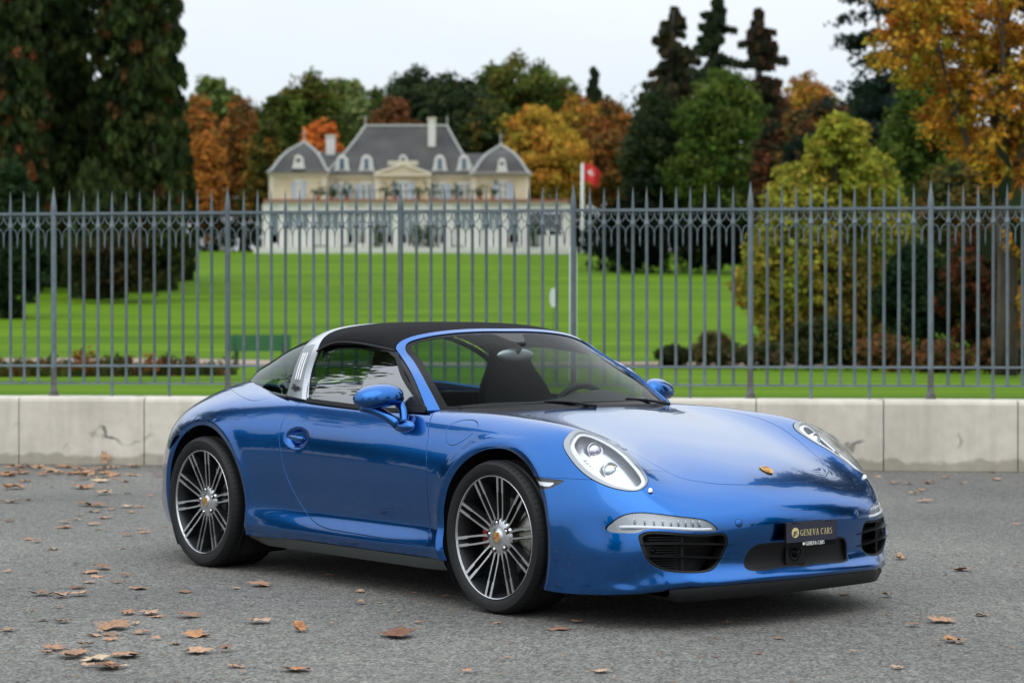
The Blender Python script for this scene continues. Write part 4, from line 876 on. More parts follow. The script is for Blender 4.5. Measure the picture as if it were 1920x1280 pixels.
m2=N(t,'ShaderNodeMix',data_type='RGBA',blend_type='MULTIPLY'); m2.inputs[0].default_value=1; t.links.new(m1.outputs[2],m2.inputs[6]); t.links.new(r3_.outputs[0],m2.inputs[7]); t.links.new(m2.outputs[2],b.inputs['Base Color'])
v2=nz_(110,0,'vor'); bp=N(t,'ShaderNodeBump'); bp.inputs['Strength'].default_value=.6; bp.inputs['Distance'].default_value=.004; t.links.new(v2.outputs['Distance'],bp.inputs['Height']); t.links.new(bp.outputs[0],b.inputs['Normal'])
m=MB(); m.add([(-70,-60,0),(70,-60,0),(70,26,0),(-70,26,0)],[(0,1,2,3)]); m.obj('road',asphalt,kind='structure')
WO=Vector((-4.75,20.0,0)); WA=math.atan2(-1.1,9.24); wd=np.array([math.cos(WA),math.sin(WA)]); wn_=np.array([-wd[1],wd[0]])
def wall_s(px,t_=0):
    """distance along the wall line where the sight line through column px meets it"""
    u=(px-960)/4044; P0=np.array([WO.x,WO.y])+wn_*t_; k=np.linalg.solve(np.array([[wd[0],-u],[wd[1],-1]]),-P0); return k[0]
# stone blocks
stone=mat('limestone',(.5,.47,.41),.8); t,b=nodes(stone); tc_=N(t,'ShaderNodeTexCoord')
n1_=nz_(1.3,6); r1_=ramp(n1_.outputs[0],.3,(.58,.535,.465),.7,(.74,.685,.60)); n2_=nz_(9,8); r2_=ramp(n2_.outputs[0],.35,(.93,.92,.90),.65,(1.04,1.03,1.02))
m1=N(t,'ShaderNodeMix',data_type='RGBA',blend_type='MULTIPLY'); m1.inputs[0].default_value=1; t.links.new(r1_.outputs[0],m1.inputs[6]); t.links.new(r2_.outputs[0],m1.inputs[7])
# dark mossy cracks in patches
mu=N(t,'ShaderNodeTexMusgrave') if hasattr(bpy.types,'ShaderNodeTexMusgrave') else None
vw=N(t,'ShaderNodeTexVoronoi',feature='DISTANCE_TO_EDGE'); vw.inputs['Scale'].default_value=2.6; nd=nz_(5,5); va=N(t,'ShaderNodeMix',data_type='RGBA'); va.inputs[0].default_value=.22; t.links.new(tc_.outputs['Object'],va.inputs[6]); t.links.new(nd.outputs['Color'],va.inputs[7]); t.links.new(va.outputs[2],vw.inputs[0])
rc_=ramp(vw.outputs['Distance'],.010,(1,1,1),.055,(0,0,0)); ng_=nz_(1.7,2); rg_=ramp(ng_.outputs[0],.56,(0,0,0),.66,(1,1,1)); mm_=N(t,'ShaderNodeMath',operation='MULTIPLY'); t.links.new(rc_.outputs[0],mm_.inputs[0]); t.links.new(rg_.outputs[0],mm_.inputs[1])
m3=N(t,'ShaderNodeMix',data_type='RGBA'); t.links.new(mm_.outputs[0],m3.inputs[0]); t.links.new(m1.outputs[2],m3.inputs[6]); m3.inputs[7].default_value=(.16,.16,.13,1)
# uneven darker tone towards the ground
sp_=N(t,'ShaderNodeSeparateXYZ'); t.links.new(tc_.outputs['Object'],sp_.inputs[0]); nd2=nz_(6,4); ad=N(t,'ShaderNodeMath',operation='MULTIPLY_ADD'); t.links.new(nd2.outputs[0],ad.inputs[0]); ad.inputs[1].default_value=-.16; t.links.new(sp_.outputs[2],ad.inputs[2])
rd=ramp(ad.outputs[0],-.09,(.62,.61,.58),.03,(1,1,1)); m4=N(t,'ShaderNodeMix',data_type='RGBA',blend_type='MULTIPLY'); m4.inputs[0].default_value=1; t.links.new(m3.outputs[2],m4.inputs[6]); t.links.new(rd.outputs[0],m4.inputs[7])
mps=N(t,'ShaderNodeMapping'); mps.inputs['Scale'].default_value=(5,5,.5); t.links.new(tc_.outputs['Object'],mps.inputs[0]); nst=N(t,'ShaderNodeTexNoise'); nst.inputs['Scale'].default_value=1.6; nst.inputs['Detail'].default_value=6; t.links.new(mps.outputs[0],nst.inputs[0]); rst=ramp(nst.outputs[0],.36,(.80,.79,.76),.52,(1,1,1))
m5=N(t,'ShaderNodeMix',data_type='RGBA',blend_type='MULTIPLY'); m5.inputs[0].default_value=.45; t.links.new(m4.outputs[2],m5.inputs[6]); t.links.new(rst.outputs[0],m5.inputs[7]); t.links.new(m5.outputs[2],b.inputs['Base Color'])
bp=N(t,'ShaderNodeBump'); bp.inputs['Strength'].default_value=.25; bp.inputs['Distance'].default_value=.01; t.links.new(n2_.outputs[0],bp.inputs['Height']); t.links.new(bp.outputs[0],b.inputs['Normal'])
wall=empty('retaining_wall',WO,WA,label='low pale limestone wall of long blocks carrying the iron fence behind the car',cat='wall')
jn=[wall_s(35),wall_s(270)]; j2=[wall_s(1657),wall_s(1909)]
joints=[jn[0]-1.19*k for k in range(3,0,-1)]+jn+[jn[1]+(j2[0]-jn[1])*k/6 for k in range(1,6)]+j2+[j2[1]+1.17*k for k in (1,2)]
joints=[joints[0]-26]+joints+[joints[-1]+30]
for i,(a,c) in enumerate(zip(joints[:-1],joints[1:])):
    m=MB(); g=.004; zt=.63+rng.uniform(-.0015,.0015); prof=[(.0,0),(0+rng.uniform(0,.004),zt-.042),(.012,zt-.014),(.040,zt),(.42,zt),(.42,0)]
    V=[(a+g,p[0],p[1]) for p in prof]+[(c-g,p[0],p[1]) for p in prof]; n=len(prof); F=[tuple(range(n)),tuple(range(2*n-1,n-1,-1))]+[(k,n+k,n+(k+1)%n,(k+1)%n) for k in range(n)]
    m.add(V,F); me=m.mesh('stone_block'); bm=bmesh.new();bm.from_mesh(me);bmesh.ops.recalc_face_normals(bm,faces=bm.faces);bm.to_mesh(me);bm.free()
    o=link('stone_block',me,stone,wall); bv=o.modifiers.new('b','BEVEL'); bv.width=.006; bv.segments=2; bv.limit_method='ANGLE'
m=MB(); m.box(joints[0],joints[-1],.03,.40,.0,.60); m.obj('mortar_core',mat('mortar',(.10,.095,.085),.95),wall)
# fence
iron=mat('painted iron',lin(112,128,136),.5); noise_col(iron,6,lin(92,104,110),lin(112,124,129),bump=.1,bscale=80); t,b=nodes(iron); oi_=N(t,'ShaderNodeObjectInfo'); hs=N(t,'ShaderNodeHueSaturation'); mr_i=N(t,'ShaderNodeMapRange'); mr_i.inputs['To Min'].default_value=.82; mr_i.inputs['To Max'].default_value=1.16; t.links.new(oi_.outputs['Random'],mr_i.inputs[0]); src=b.inputs['Base Color'].links[0].from_socket; t.links.new(src,hs.inputs['Color']); t.links.new(mr_i.outputs[0],hs.inputs['Value']); t.links.new(hs.outputs[0],b.inputs['Base Color'])
oldiron=mat('worn iron',lin(92,92,88),.7); noise_col(oldiron,12,lin(70,62,55),lin(108,112,112))
FT=.27; FO=WO+Vector((wn_[0]*FT,wn_[1]*FT,0)); fence=empty('iron_fence',FO,WA,label='grey blue iron railing with spear points and scrolls on the stone wall',cat='fence')
posts=[wall_s(p,FT) for p in (101,427,751,1075,1407,1745)]; posts=[posts[0]-1.64*k for k in (4,3,2,1)]+posts+[posts[-1]+1.61*k for k in (1,2,3)]
m=MB(); hw=.0145
def squarebar(m,h,z0,z1,tip,flare=0):
    z_=[z0,z1,z1+.045,tip]; w_=[h,h,h*(1+flare),.001]; V=[]
    for z,ww in zip(z_,w_): V+=[(-ww,-ww,z),(ww,-ww,z),(ww,ww,z),(-ww,ww,z)]
    F=[(3,2,1,0)]
    for i in range(3): F+=[(i*4+k,i*4+(k+1)%4,(i+1)*4+(k+1)%4,(i+1)*4+k) for k in range(4)]
    m.add(V,F)
def mk_bar(z0):
    m=MB(); n=8; V=[]; prof=[(hw,z0),(hw,2.185),(hw*1.1,2.19),(hw*1.75,2.20),(hw*1.85,2.212),(hw*1.5,2.22),(hw*1.35,2.235),(hw*1.02,2.26),(hw*.98,2.34),(hw*1.02,2.36),(hw*.62,2.45),(.0012,2.548)]
    m.lathe(prof,10,'z'); m.box(-hw*1.35,hw*1.35,-hw*1.35,hw*1.35,.900,.908); me=m.mesh('bar'); return smooth_by_angle(me,50)
bar_s,bar_l=mk_bar(.747),mk_bar(.63)
m=MB(); m.lathe([(.047,.63),(.047,.645),(.040,.655),(.044,.665),(.030,.69),(.027,.745),(.031,.75),(.027,.76),(.027,.905)],16,'z'); base_me=smooth_by_angle(m.mesh('post_base'),40)
m=MB(); m.lathe([(.0255,.90),(.0255,2.29),(.027,2.32),(.030,2.355),(.027,2.40),(.018,2.47),(.0015,2.582)],14,'z'); m.lathe([(.030,.895),(.030,.92),(.0255,.921)],14,'z'); post_me=smooth_by_angle(m.mesh('post'),40)
def scroll_pts(sg,gap):
    """C scroll from the collar out and up to the rail, ending in a curl"""
    pts=[(sg*.020,2.232),(sg*.040,2.238),(sg*(gap/2-.012),2.262),(sg*(gap/2-.004),2.295),(sg*(gap/2-.014),2.316),(sg*(gap/2-.032),2.318),(sg*(gap/2-.040),2.303),(sg*(gap/2-.033),2.292),(sg*(gap/2-.026),2.298)]
    return [(x,0,z) for x,z in spl(pts,22)]
def arch_pts(sg,gap): return [(x,0,z) for x,z in spl([(sg*.012,2.188),(sg*.030,2.188),(sg*(gap/2-.018),2.172),(sg*(gap/2-.004),2.130),(sg*(gap/2-.001),2.07),(sg*(gap/2-.0005),2.0)],16)]
def mk_orn(gap,post=False):
    m=MB()
    for sg in (-1,1):
        m.tube(scroll_pts(sg,gap),np.interp(np.arange(22),[0,21],[.0052,.0038]),5); P=arch_pts(sg,gap); m.tube(P,np.interp(np.arange(16),[0,9,12,15],[.0045,.0052,.006,.0008]),5)
    return m.mesh('scrollwork',True)
orn=mk_orn(.1345); orn_p=mk_orn(.15)
for i,(a,c) in enumerate(zip(posts[:-1],posts[1:])):
    if -.2<a: pass
    gapp=.152; inner_=(c-a-2*gapp)/10
    for k in range(11):
        s_=a+gapp+inner_*k; X_=WO.x+wd[0]*s_
        if not(-8.6<X_<8.3): continue
        o=link('bar',bar_l if k in (3,7) else bar_s,iron,fence,(s_,0,0)); o.rotation_euler=(rng.normal()*.0012,rng.normal()*.0012,0); o=link('scrollwork',orn,iron,fence,(s_,0,0))
    X_=WO.x+wd[0]*a
    if -8.6<X_<8.3: link('post',post_me,iron,fence,(a,0,0)); link('post_base',base_me,oldiron,fence,(a,0,0)); link('scrollwork',orn_p,iron,fence,(a,0,0))
s0_,s1_=posts[0]-.0+1.2,posts[-1]-.2
for nm,z,h,d in (('top_rail',2.333,.013,.020),('middle_rail',.913,.010,.016),('bottom_rail',.748,.009,.016)):
    m=MB(); m.box(s0_,s1_,-d,d,z-h,z+h); m.obj(nm,iron,fence)
# lawn
TY=[19.5,21,30,43,57,64,72,80,100,120,150,180,206,225,260,420]; TZ=[.52,.55,.40,.27,.26,.27,.50,.90,1.90,3.10,5.10,7.20,8.78,9.3,10,12]
def gz(y): return np.interp(y,TY,TZ)
grass=mat('lawn grass',(.09,.17,.02),.9,Specular_IOR_Level=.08); t,b=nodes(grass); tc_=N(t,'ShaderNodeTexCoord'); mp=N(t,'ShaderNodeMapping'); mp.inputs['Scale'].default_value=(.25,1,1); t.links.new(tc_.outputs['Object'],mp.inputs[0])
n1_=N(t,'ShaderNodeTexNoise'); n1_.inputs['Scale'].default_value=.22; n1_.inputs['Detail'].default_value=5; t.links.new(mp.outputs[0],n1_.inputs[0]); r1_=ramp(n1_.outputs[0],.32,lin(68,100,8),.68,lin(98,130,16))
wv=N(t,'ShaderNodeTexWave'); wv.inputs['Scale'].default_value=.09; wv.bands_direction='Y'; wv.inputs['Distortion'].default_value=1.6; wv.inputs['Detail'].default_value=2; t.links.new(tc_.outputs['Object'],wv.inputs[0]); r2_=ramp(wv.outputs['Fac'],.2,(.84,.88,.85),.8,(1.08,1.06,1.0))
n3=nz_(28,6); r3_=ramp(n3.outputs[0],.3,(.78,.8,.8),.7,(1.15,1.13,1.1)); m1=N(t,'ShaderNodeMix',data_type='RGBA',blend_type='MULTIPLY'); m1.inputs[0].default_value=1; t.links.new(r1_.outputs[0],m1.inputs[6]); t.links.new(r2_.outputs[0],m1.inputs[7])
m2=N(t,'ShaderNodeMix',data_type='RGBA',blend_type='MULTIPLY'); m2.inputs[0].default_value=1; t.links.new(m1.outputs[2],m2.inputs[6]); t.links.new(r3_.outputs[0],m2.inputs[7]); t.links.new(m2.outputs[2],b.inputs['Base Color'])
bp=N(t,'ShaderNodeBump'); bp.inputs['Strength'].default_value=.5; bp.inputs['Distance'].default_value=.03; t.links.new(n3.outputs[0],bp.inputs['Height']); t.links.new(bp.outputs[0],b.inputs['Normal'])
ys=np.concatenate([np.linspace(19.8,70,40),np.linspace(73,420,60)]); xs=np.linspace(-1,1,41); Gt=np.zeros((len(ys),len(xs),3))
for i,y in enumerate(ys):
    xx=xs*(70+y*.6); yy=y+(-.119*(xx+4.75) if y<60 else 0)*max(0,1-(y-20)/40); Gt[i,:,0]=xx; Gt[i,:,1]=yy+ (.42 if y<25 else 0); Gt[i,:,2]=gz(y)+(.06*np.sin(xx*.13+y*.05)+.04*np.sin(xx*.31-y*.11))*min(1,max(0,(y-24)/30))
patch('lawn',Gt,grass,kind='structure')
gravel=mat('gravel path',lin(150,128,112),.9); noise_col(gravel,30,lin(128,108,96),lin(164,142,126)); 
pg=np.zeros((3,60,3)); 
for i,(y,z) in enumerate(((57.2,.285),(60,.290),(63.6,.30))):
    pg[i,:,0]=np.linspace(-60,60,60); pg[i,:,1]=y+.6*np.sin(np.linspace(0,5,60)); pg[i,:,2]=gz(pg[i,:,1])+.06*np.sin(pg[i,:,0]*.13+y*.05)+.04*np.sin(pg[i,:,0]*.31-y*.11)+.03
patch('path',pg,gravel,kind='structure')
def PX2(px,py,Y): return np.array([(px-960)/4044*Y,Y,1.2516+(617.4-py)*Y/4044])
# bench, lamp post, sign, flag
green=mat('bench green',lin(38,98,66),.5); bx=(430+545)/2; Yb=56.5; be=empty('park_bench',((bx-960)/4044*Yb,Yb,float(gz(Yb))),0,label='green wooden park bench seen from behind at the edge of the path',cat='bench')
for k in range(4): m=MB(); m.box(-.84,.84,-.25-.015*k,-.22-.015*k,.44+.108*k-.02,.44+.108*k+.078); o=m.obj('backrest_slat',green,be)
for k in range(3): m=MB(); m.box(-.84,.84,-.2+.16*k,-.06+.16*k,.42,.45); m.obj('seat_slat',green,be)
for s in (-.62,.62): m=MB(); m.box(s-.03,s+.03,-.24,.26,.38,.42); m.box(s-.025,s+.025,-.27,-.21,0,.86); m.box(s-.025,s+.025,.20,.25,0,.40); m.obj('leg',mat('bench iron',(.03,.06,.045),.5),be)
polem=mat('pale painted pole',lin(206,214,216),.4); p_=PX2(1074.5,560,38); m=MB(); m.lathe([(.072,float(gz(38))),(.066,1.2),(.060,2.7),(.0,2.72)],14,'z',(p_[0],p_[1],0)); m.obj('pale_post',polem,smooth=True,label='slim pale pole standing on the lawn behind the fence above the windscreen',cat='pole')
p_=PX2(1037,558,37); m=MB(); V=[(.075*math.sin(a),0,.17*math.cos(a)) for a in np.linspace(0,2*math.pi,25)[:-1]]
m.prism([(v[0],v[2]) for v in V],-.012,.012,lambda q,h:(p_[0]+q[0]*.8,p_[1]+h,p_[2]+q[1])); sg=m.obj('oval_sign',polem,label='small pale oval plate on a thin stake in the lawn',cat='sign')
m=MB(); m.tube([(p_[0]+.012,p_[1]+.02,float(gz(37))),(p_[0]+.012,p_[1]+.02,p_[2]+.1)],.008,6); m.obj('stake',green,sg)
p_=PX2(1092,470,196); fp=empty('flagpole',(p_[0],196,float(gz(196))),label='tall white flagpole beside the mansion with a small red flag',cat='flagpole')
m=MB(); m.lathe([(.20,0),(.17,3),(.12,8.1),(.0,8.15)],10,'z'); m.obj('pole',mat('white pole',(.75,.76,.74),.5),fp,True)
redf=mat('flag red',(.62,.02,.02),.7); wf=mat('flag white',(.8,.8,.8),.7)
hz=float(1.2516+(617.4-322)*196/4044-gz(196)); 
Fg=np.zeros((9,13,3))
for i in range(9):
    for j in range(13): u_=j/12; v_=i/8; Fg[i,j]=(.14+u_*1.5-.3*v_*u_, .15*math.sin(u_*7), hz+.75-1.6*v_-.75*u_*u_)
o=patch('flag',Fg,redf,fp); 
for a in (((.3,.7),(.42,.58)),((.42,.58),(.3,.7))):
    g=np.array([[Fg[int(8*v_),int(12*u_)]+[0,-.02,0] for u_ in a[0]] for v_ in a[1]]); patch('flag_cross',g,wf,fp)
p_=PX2(415,400,209); m=MB(); m.lathe([(.14,float(gz(209))),(.12,12),(.11,1.2516+(617.4-330)*209/4044),(0,1.2516+(617.4-329)*209/4044)],8,'z',(p_[0],p_[1],0)); m.obj('lamp_pole',polem,smooth=True,label='thin pale pole in front of the orange trees left of the mansion',cat='pole')
# fallen leaves
leafm=mat('dry leaf',(.36,.2,.1),.75); t,b=nodes(leafm); oi=N(t,'ShaderNodeObjectInfo'); rp=N(t,'ShaderNodeValToRGB'); e0=rp.color_ramp.elements; _l=lin; lin=lambda r,g,b:_l(r*.9,g*.92,b*.98)
e0[0].position=0; e0[0].color=(*lin(150,112,84),1); e0[1].position=1; e0[1].color=(*lin(222,192,150),1)
for ps,c in ((.2,lin(190,142,104)),(.45,lin(206,166,128)),(.62,lin(120,72,48)),(.7,lin(212,172,134)),(.9,lin(196,132,78))): e=e0.new(ps); e.color=(*c,1)
lin=_l; t.links.new(oi.outputs['Random'],rp.inputs[0]); tc_=N(t,'ShaderNodeTexCoord'); nn3=nz_(14,4); r3_=ramp(nn3.outputs[0],.3,(.65,.62,.6),.65,(1.1,1.08,1.05)); m1=N(t,'ShaderNodeMix',data_type='RGBA',blend_type='MULTIPLY'); m1.inputs[0].default_value=1; t.links.new(rp.outputs[0],m1.inputs[6]); t.links.new(r3_.outputs[0],m1.inputs[7]); t.links.new(m1.outputs[2],b.inputs['Base Color'])
def leaf_mesh(k):
    r_=np.random.default_rng(100+k); lobes=[(0,.55),(14,.34),(30,.50),(48,.26),(66,.46),(84,.28),(105,.42),(125,.24),(150,.34),(172,.12)]
    out=[]
    for a,r in lobes: out.append((R(a+r_.uniform(-5,5)),r*r_.uniform(.8,1.15)))
    out=[(-a,r*r_.uniform(.85,1.1)) for a,r in out[::-1][:-1]]+out
    out=sorted(out); V=[(0,0,0)]; n=len(out); curl=r_.uniform(.05,.28); fold=r_.uniform(-.12,.3); bx_=r_.uniform(-1,1)
    def zf(x,y): return .10+curl*(x*x*.9+y*y*.7)+fold*abs(y)*.5+.05*math.sin(x*11+k)+.05*math.cos(y*13+k*2)+.1*bx_*x*y
    for fr_ in (.5,1):
        for a,r in out: x,y=r*fr_*math.cos(a),r*fr_*math.sin(a); V.append((x,y,zf(x,y)))
    V[0]=(0,0,zf(0,0)); F=[]
    for i in range(n): j=(i+1)%n; F.append((0,1+i,1+j)); F.append((1+i,1+n+i,1+n+j,1+j))
    V=np.array(V); V[:,2]-=V[:,2].min()-.01; me=mesh('leaf',V,F,False); me.materials.append(leafm); return me
LM=[leaf_mesh(k) for k in range(14)]
LV=[(49,903,28),(33,917,42),(100,915,14),(151,916,50),(194,904,36),(197,927,32),(238,926,14),(284,930,14),(20,943,36),(51,938,16),(160,948,34),(188,950,36),(177,960,26),(210,956,20),(240,952,28),(262,951,24),(243,962,18),(146,967,16),(194,972,28),(142,976,16),(171,985,28),(184,993,16),(51,1012,22),(70,1017,20),(312,988,13),(261,994,13),
(194,1067,38),(169,1075,36),(166,1093,24),(238,1081,20),(256,1105,38),(79,1117,42),(152,1117,36),(343,1111,32),(441,1104,20),(494,1099,46),(243,1152,32),(276,1153,36),(349,1158,44),(59,1146,11),(110,1140,15),(213,1180,66),(210,1191,32),(259,1189,32),(487,1169,48),(363,1193,54),(97,1219,42),(128,1234,60),(172,1239,60),(230,1233,60),(194,1255,60),(150,1226,40),(374,1224,52),(423,1222,30),(443,1252,32),(559,1259,56),(456,1264,14),
(620,1080,24),(677,1110,20),(676,1133,22),(712,1131,11),(740,1195,74),(844,1148,11),(1046,1181,48),(1081,1168,26),(1361,1172,22),(1585,1116,24),(1686,1049,26),(1714,1175,24),(1424,1226,15),(1125,1261,34),(1765,1168,56),(1838,1155,28),(1792,1205,42),(1733,942,28),(1800,1070,36),(1795,1042,13),(1905,985,16),
(1644,894,17),(1675,907,22),(1701,908,20),(1740,907,22),(1806,907,14),(1771,897,18),(1857,884,15),(1728,921,22),(1712,927,18),(1871,900,22),(907,1015,9)]
for k in range(34): LV.append((rng.uniform(-10,235)*rng.uniform(.6,1),rng.uniform(876,893),rng.uniform(16,34)))
for k in range(16): LV.append((rng.uniform(100,310),rng.uniform(876,905),rng.uniform(14,30)))
for k in range(30): LV.append((rng.uniform(-10,330),1280-rng.random()**1.6*380,rng.uniform(12,34)))
for k in range(16): LV.append((rng.uniform(600,1900),rng.uniform(1090,1270),rng.uniform(8,24)))
def lbl(px,py):
    if py<900 and px<330: return 'tan brown plane leaf in the drift heaped along the foot of the stone wall','leaves heaped at the foot of the wall'
    if px<330 and py<1010: return 'dry brown leaf lying on asphalt left of the rear wheel near the wall','leaves left of the rear wheel'
    if px>1600 and py<1000: return 'dry leaf lying on asphalt between the nose of the car and the wall','leaves right of the car nose'
    if px>1300: return 'dry leaf lying on open asphalt in front of the car at right','leaves on the asphalt at right'
    if px>600: return 'dry leaf lying on asphalt just in front of the front wheel and sill','leaves in front of the sill'
    if py<1130: return 'dry tan leaf lying on asphalt just in front of the rear wheel','leaves in front of the rear wheel'
    return 'dry tan leaf lying on asphalt in the near left foreground','leaves in the left foreground'
for i,(px,py,w_) in enumerate(LV):
    Y=1.2516*4044/(py-617.4); X=(px-960)/4044*Y; s_=w_*Y/4044/.72; l,g=lbl(px,py); l=('small ' if w_<20 else 'broad ' if w_>40 else '')+l
    if X>-4.8 and Y>19.3: Y=min(Y,19.9-.119*(X+4.75))
    Y=min(Y,19.435/(1+.119*(px-960)/4044)-.08)
    o=link('fallen_leaf',LM[i%14],None,None,(X,Y,.002+.004*(i%3))); o.scale=(s_,s_,s_*rng.uniform(.35,.8)); o.rotation_euler=(rng.uniform(-.12,.12),rng.uniform(-.12,.12),rng.uniform(0,6.28)); tag(o,l,'leaf',g)
p_=(wall_s(197),-.05); q_=np.array([WO.x,WO.y])+wd*p_[0]+wn_*p_[1]; o=link('fallen_leaf',LM[3],None,None,(q_[0],q_[1],.07)); o.scale=(.16,.16,.16); o.rotation_euler=(R(70),0,R(20)); tag(o,'orange brown curled leaf leaning upright against the foot of the wall','leaf')
for (px,py,w_,l) in ((556,1184,46,'orange brown leaf curled up like a cup in the foreground'),(1686,1049,28,'rolled brown leaf lying on the asphalt right of the bumper')):
    Y=1.2516*4044/(py-617.4); X=(px-960)/4044*Y; o=link('fallen_leaf',LM[5],None,None,(X,Y,.012)); s_=w_*Y/4044; o.scale=(s_,s_*1.1,s_*1.3); o.rotation_euler=(.5,.15,.8); tag(o,l,'leaf')
# small grit and leaf crumbs
V=[];F=[]
for k in range(900):
    Y=rng.uniform(6.5,19) if rng.random()<.6 else rng.uniform(7,12); X=rng.uniform(-.26,.26)*Y; a=rng.uniform(0,6.28); s_=rng.uniform(.004,.014)
    n0=len(V); V+=[(X+s_*math.cos(a),Y+s_*math.sin(a),.003),(X+s_*.6*math.cos(a+2),Y+s_*.6*math.sin(a+2),.004),(X+s_*math.cos(a+4),Y+s_*math.sin(a+4),.009)]; F.append((n0,n0+1,n0+2))
link('leaf_crumbs',mesh('leaf_crumbs',V,F),leafm,label='tiny brown leaf crumbs scattered over the asphalt',cat='leaf litter',kind='stuff')

# ------------------------------------------------------------------ vegetation
leafmat=bpy.data.materials.new('foliage'); leafmat.use_nodes=True; t=leafmat.node_tree; t.nodes.clear(); o_=N(t,'ShaderNodeOutputMaterial'); at=N(t,'ShaderNodeAttribute',attribute_name='col'); df=N(t,'ShaderNodeBsdfDiffuse'); tl_=N(t,'ShaderNodeBsdfTranslucent'); mx=N(t,'ShaderNodeMixShader'); mx.inputs[0].default_value=.30
t.links.new(at.outputs[0],df.inputs[0]); t.links.new(at.outputs[0],tl_.inputs[0]); t.links.new(df.outputs[0],mx.inputs[1]); t.links.new(tl_.outputs[0],mx.inputs[2]); t.links.new(mx.outputs[0],o_.inputs[0])
bark=mat('bark',(.06,.045,.035),.9); noise_col(bark,3,(.035,.028,.022),(.085,.065,.05),stretch=(3,3,.6)); palebark=mat('pale bark',(.2,.17,.15),.9)
def leaves(C,Rad,cols,per,size,seed,droop=0,flat=0,spread=1.0):
    """leaf quads gathered in clumps: C centres (n,3), Rad clump radii, cols (n,3) colour of each clump"""
    r=np.random.default_rng(seed); n=len(C); k=per
    d=r.normal(size=(n,k,3)); d/=np.linalg.norm(d,axis=-1,keepdims=True); rad=(r.random((n,k,1))**.45)*Rad[:,None,None]*spread
    P=C[:,None]+d*rad*np.array([1,1,1-flat]); P[...,2]-=droop*np.linalg.norm(d[...,:2]*rad,axis=-1)
    P=P.reshape(-1,3); dn=d.reshape(-1,3); m_=len(P)
    nrm=dn*.9+r.normal(size=(m_,3))*.55+np.array([0,0,.35]); nrm/=np.linalg.norm(nrm,axis=1,keepdims=True)
    a=np.cross(nrm,r.normal(size=(m_,3))); a/=np.linalg.norm(a,axis=1,keepdims=True); b_=np.cross(nrm,a)
    if droop>0: a=a*.45+np.array([0,0,-1.0])*.8; a/=np.linalg.norm(a,axis=1,keepdims=True)
    s=size*r.uniform(.55,1.25,(m_,1)); el=1.6 if droop>0 else 1.15
    V=np.stack([P-a*s*el*.5,P+b_*s*.42,P+a*s*el*.5,P-b_*s*.42],1).reshape(-1,3)
    c=np.repeat(cols,k,0)*r.uniform(.72,1.28,(m_,1))*(1+r.normal(size=(m_,3))*.05)
    return V,np.arange(m_*4).reshape(-1,4),np.repeat(np.clip(c,0,1),4,0)
def pal(p,n,r,seed_c=None):
    p=np.array([lin(*c) for c in p]); p=1.0*(p*.90+p.mean(1,keepdims=True)*.10); i=r.integers(0,len(p),n); j=r.integers(0,len(p),n); f=r.random((n,1))*.5; return p[i]*(1-f)+p[j]*f
def crown_blobs(blobs,n,r,shell=.72):
    """clump centres spread over the outside of a few ellipsoids, with some inside"""
    B_=np.array(blobs,float); ar=(B_[:,3]*B_[:,5]); i=r.choice(len(B_),n,p=ar/ar.sum()); d=r.normal(size=(n,3)); d/=np.linalg.norm(d,axis=1,keepdims=True)
    q=r.random((n,1)); rr=np.where(q<shell,r.uniform(.80,1.06,(n,1)),r.uniform(.35,.8,(n,1))); return B_[i,:3]+d*rr*B_[i,3:]
def build_tree(name,base,C,Rad,cols,per,size,label,cat,group=None,trunk=None,droop=0,flat=0,limbs=6,bk=None,seed=1):
    root=empty(name,tuple(base),0,label=label,cat=cat,group=group)
    V,F,c=leaves(C,Rad,cols,per,size,seed,droop,flat); me=mesh('crown',V,F,False,colors=c); cr=link('crown',me,leafmat,root); cr['kind']='stuff'
    if trunk:
        h,r0_=trunk; m=MB(); r=np.random.default_rng(seed); pts=[(r.normal()*.02*h*z_,r.normal()*.02*h*z_,h*z_) for z_ in (0,.25,.5,.75,1)]; m.tube(spl(pts,9),np.linspace(r0_,r0_*.25,9),8)
        for k in range(limbs):
            z_=r.uniform(.35,.9)*h; a=r.uniform(0,6.28); tgt=C[r.integers(len(C))]; m.tube(spl([(0,0,z_),(tgt[0]*.5,tgt[1]*.5,z_+(tgt[2]-z_)*.35),tuple(tgt)],6),np.linspace(r0_*.4,r0_*.08,6),5)
        m.obj('trunk',bk or bark,root,True)
    return root
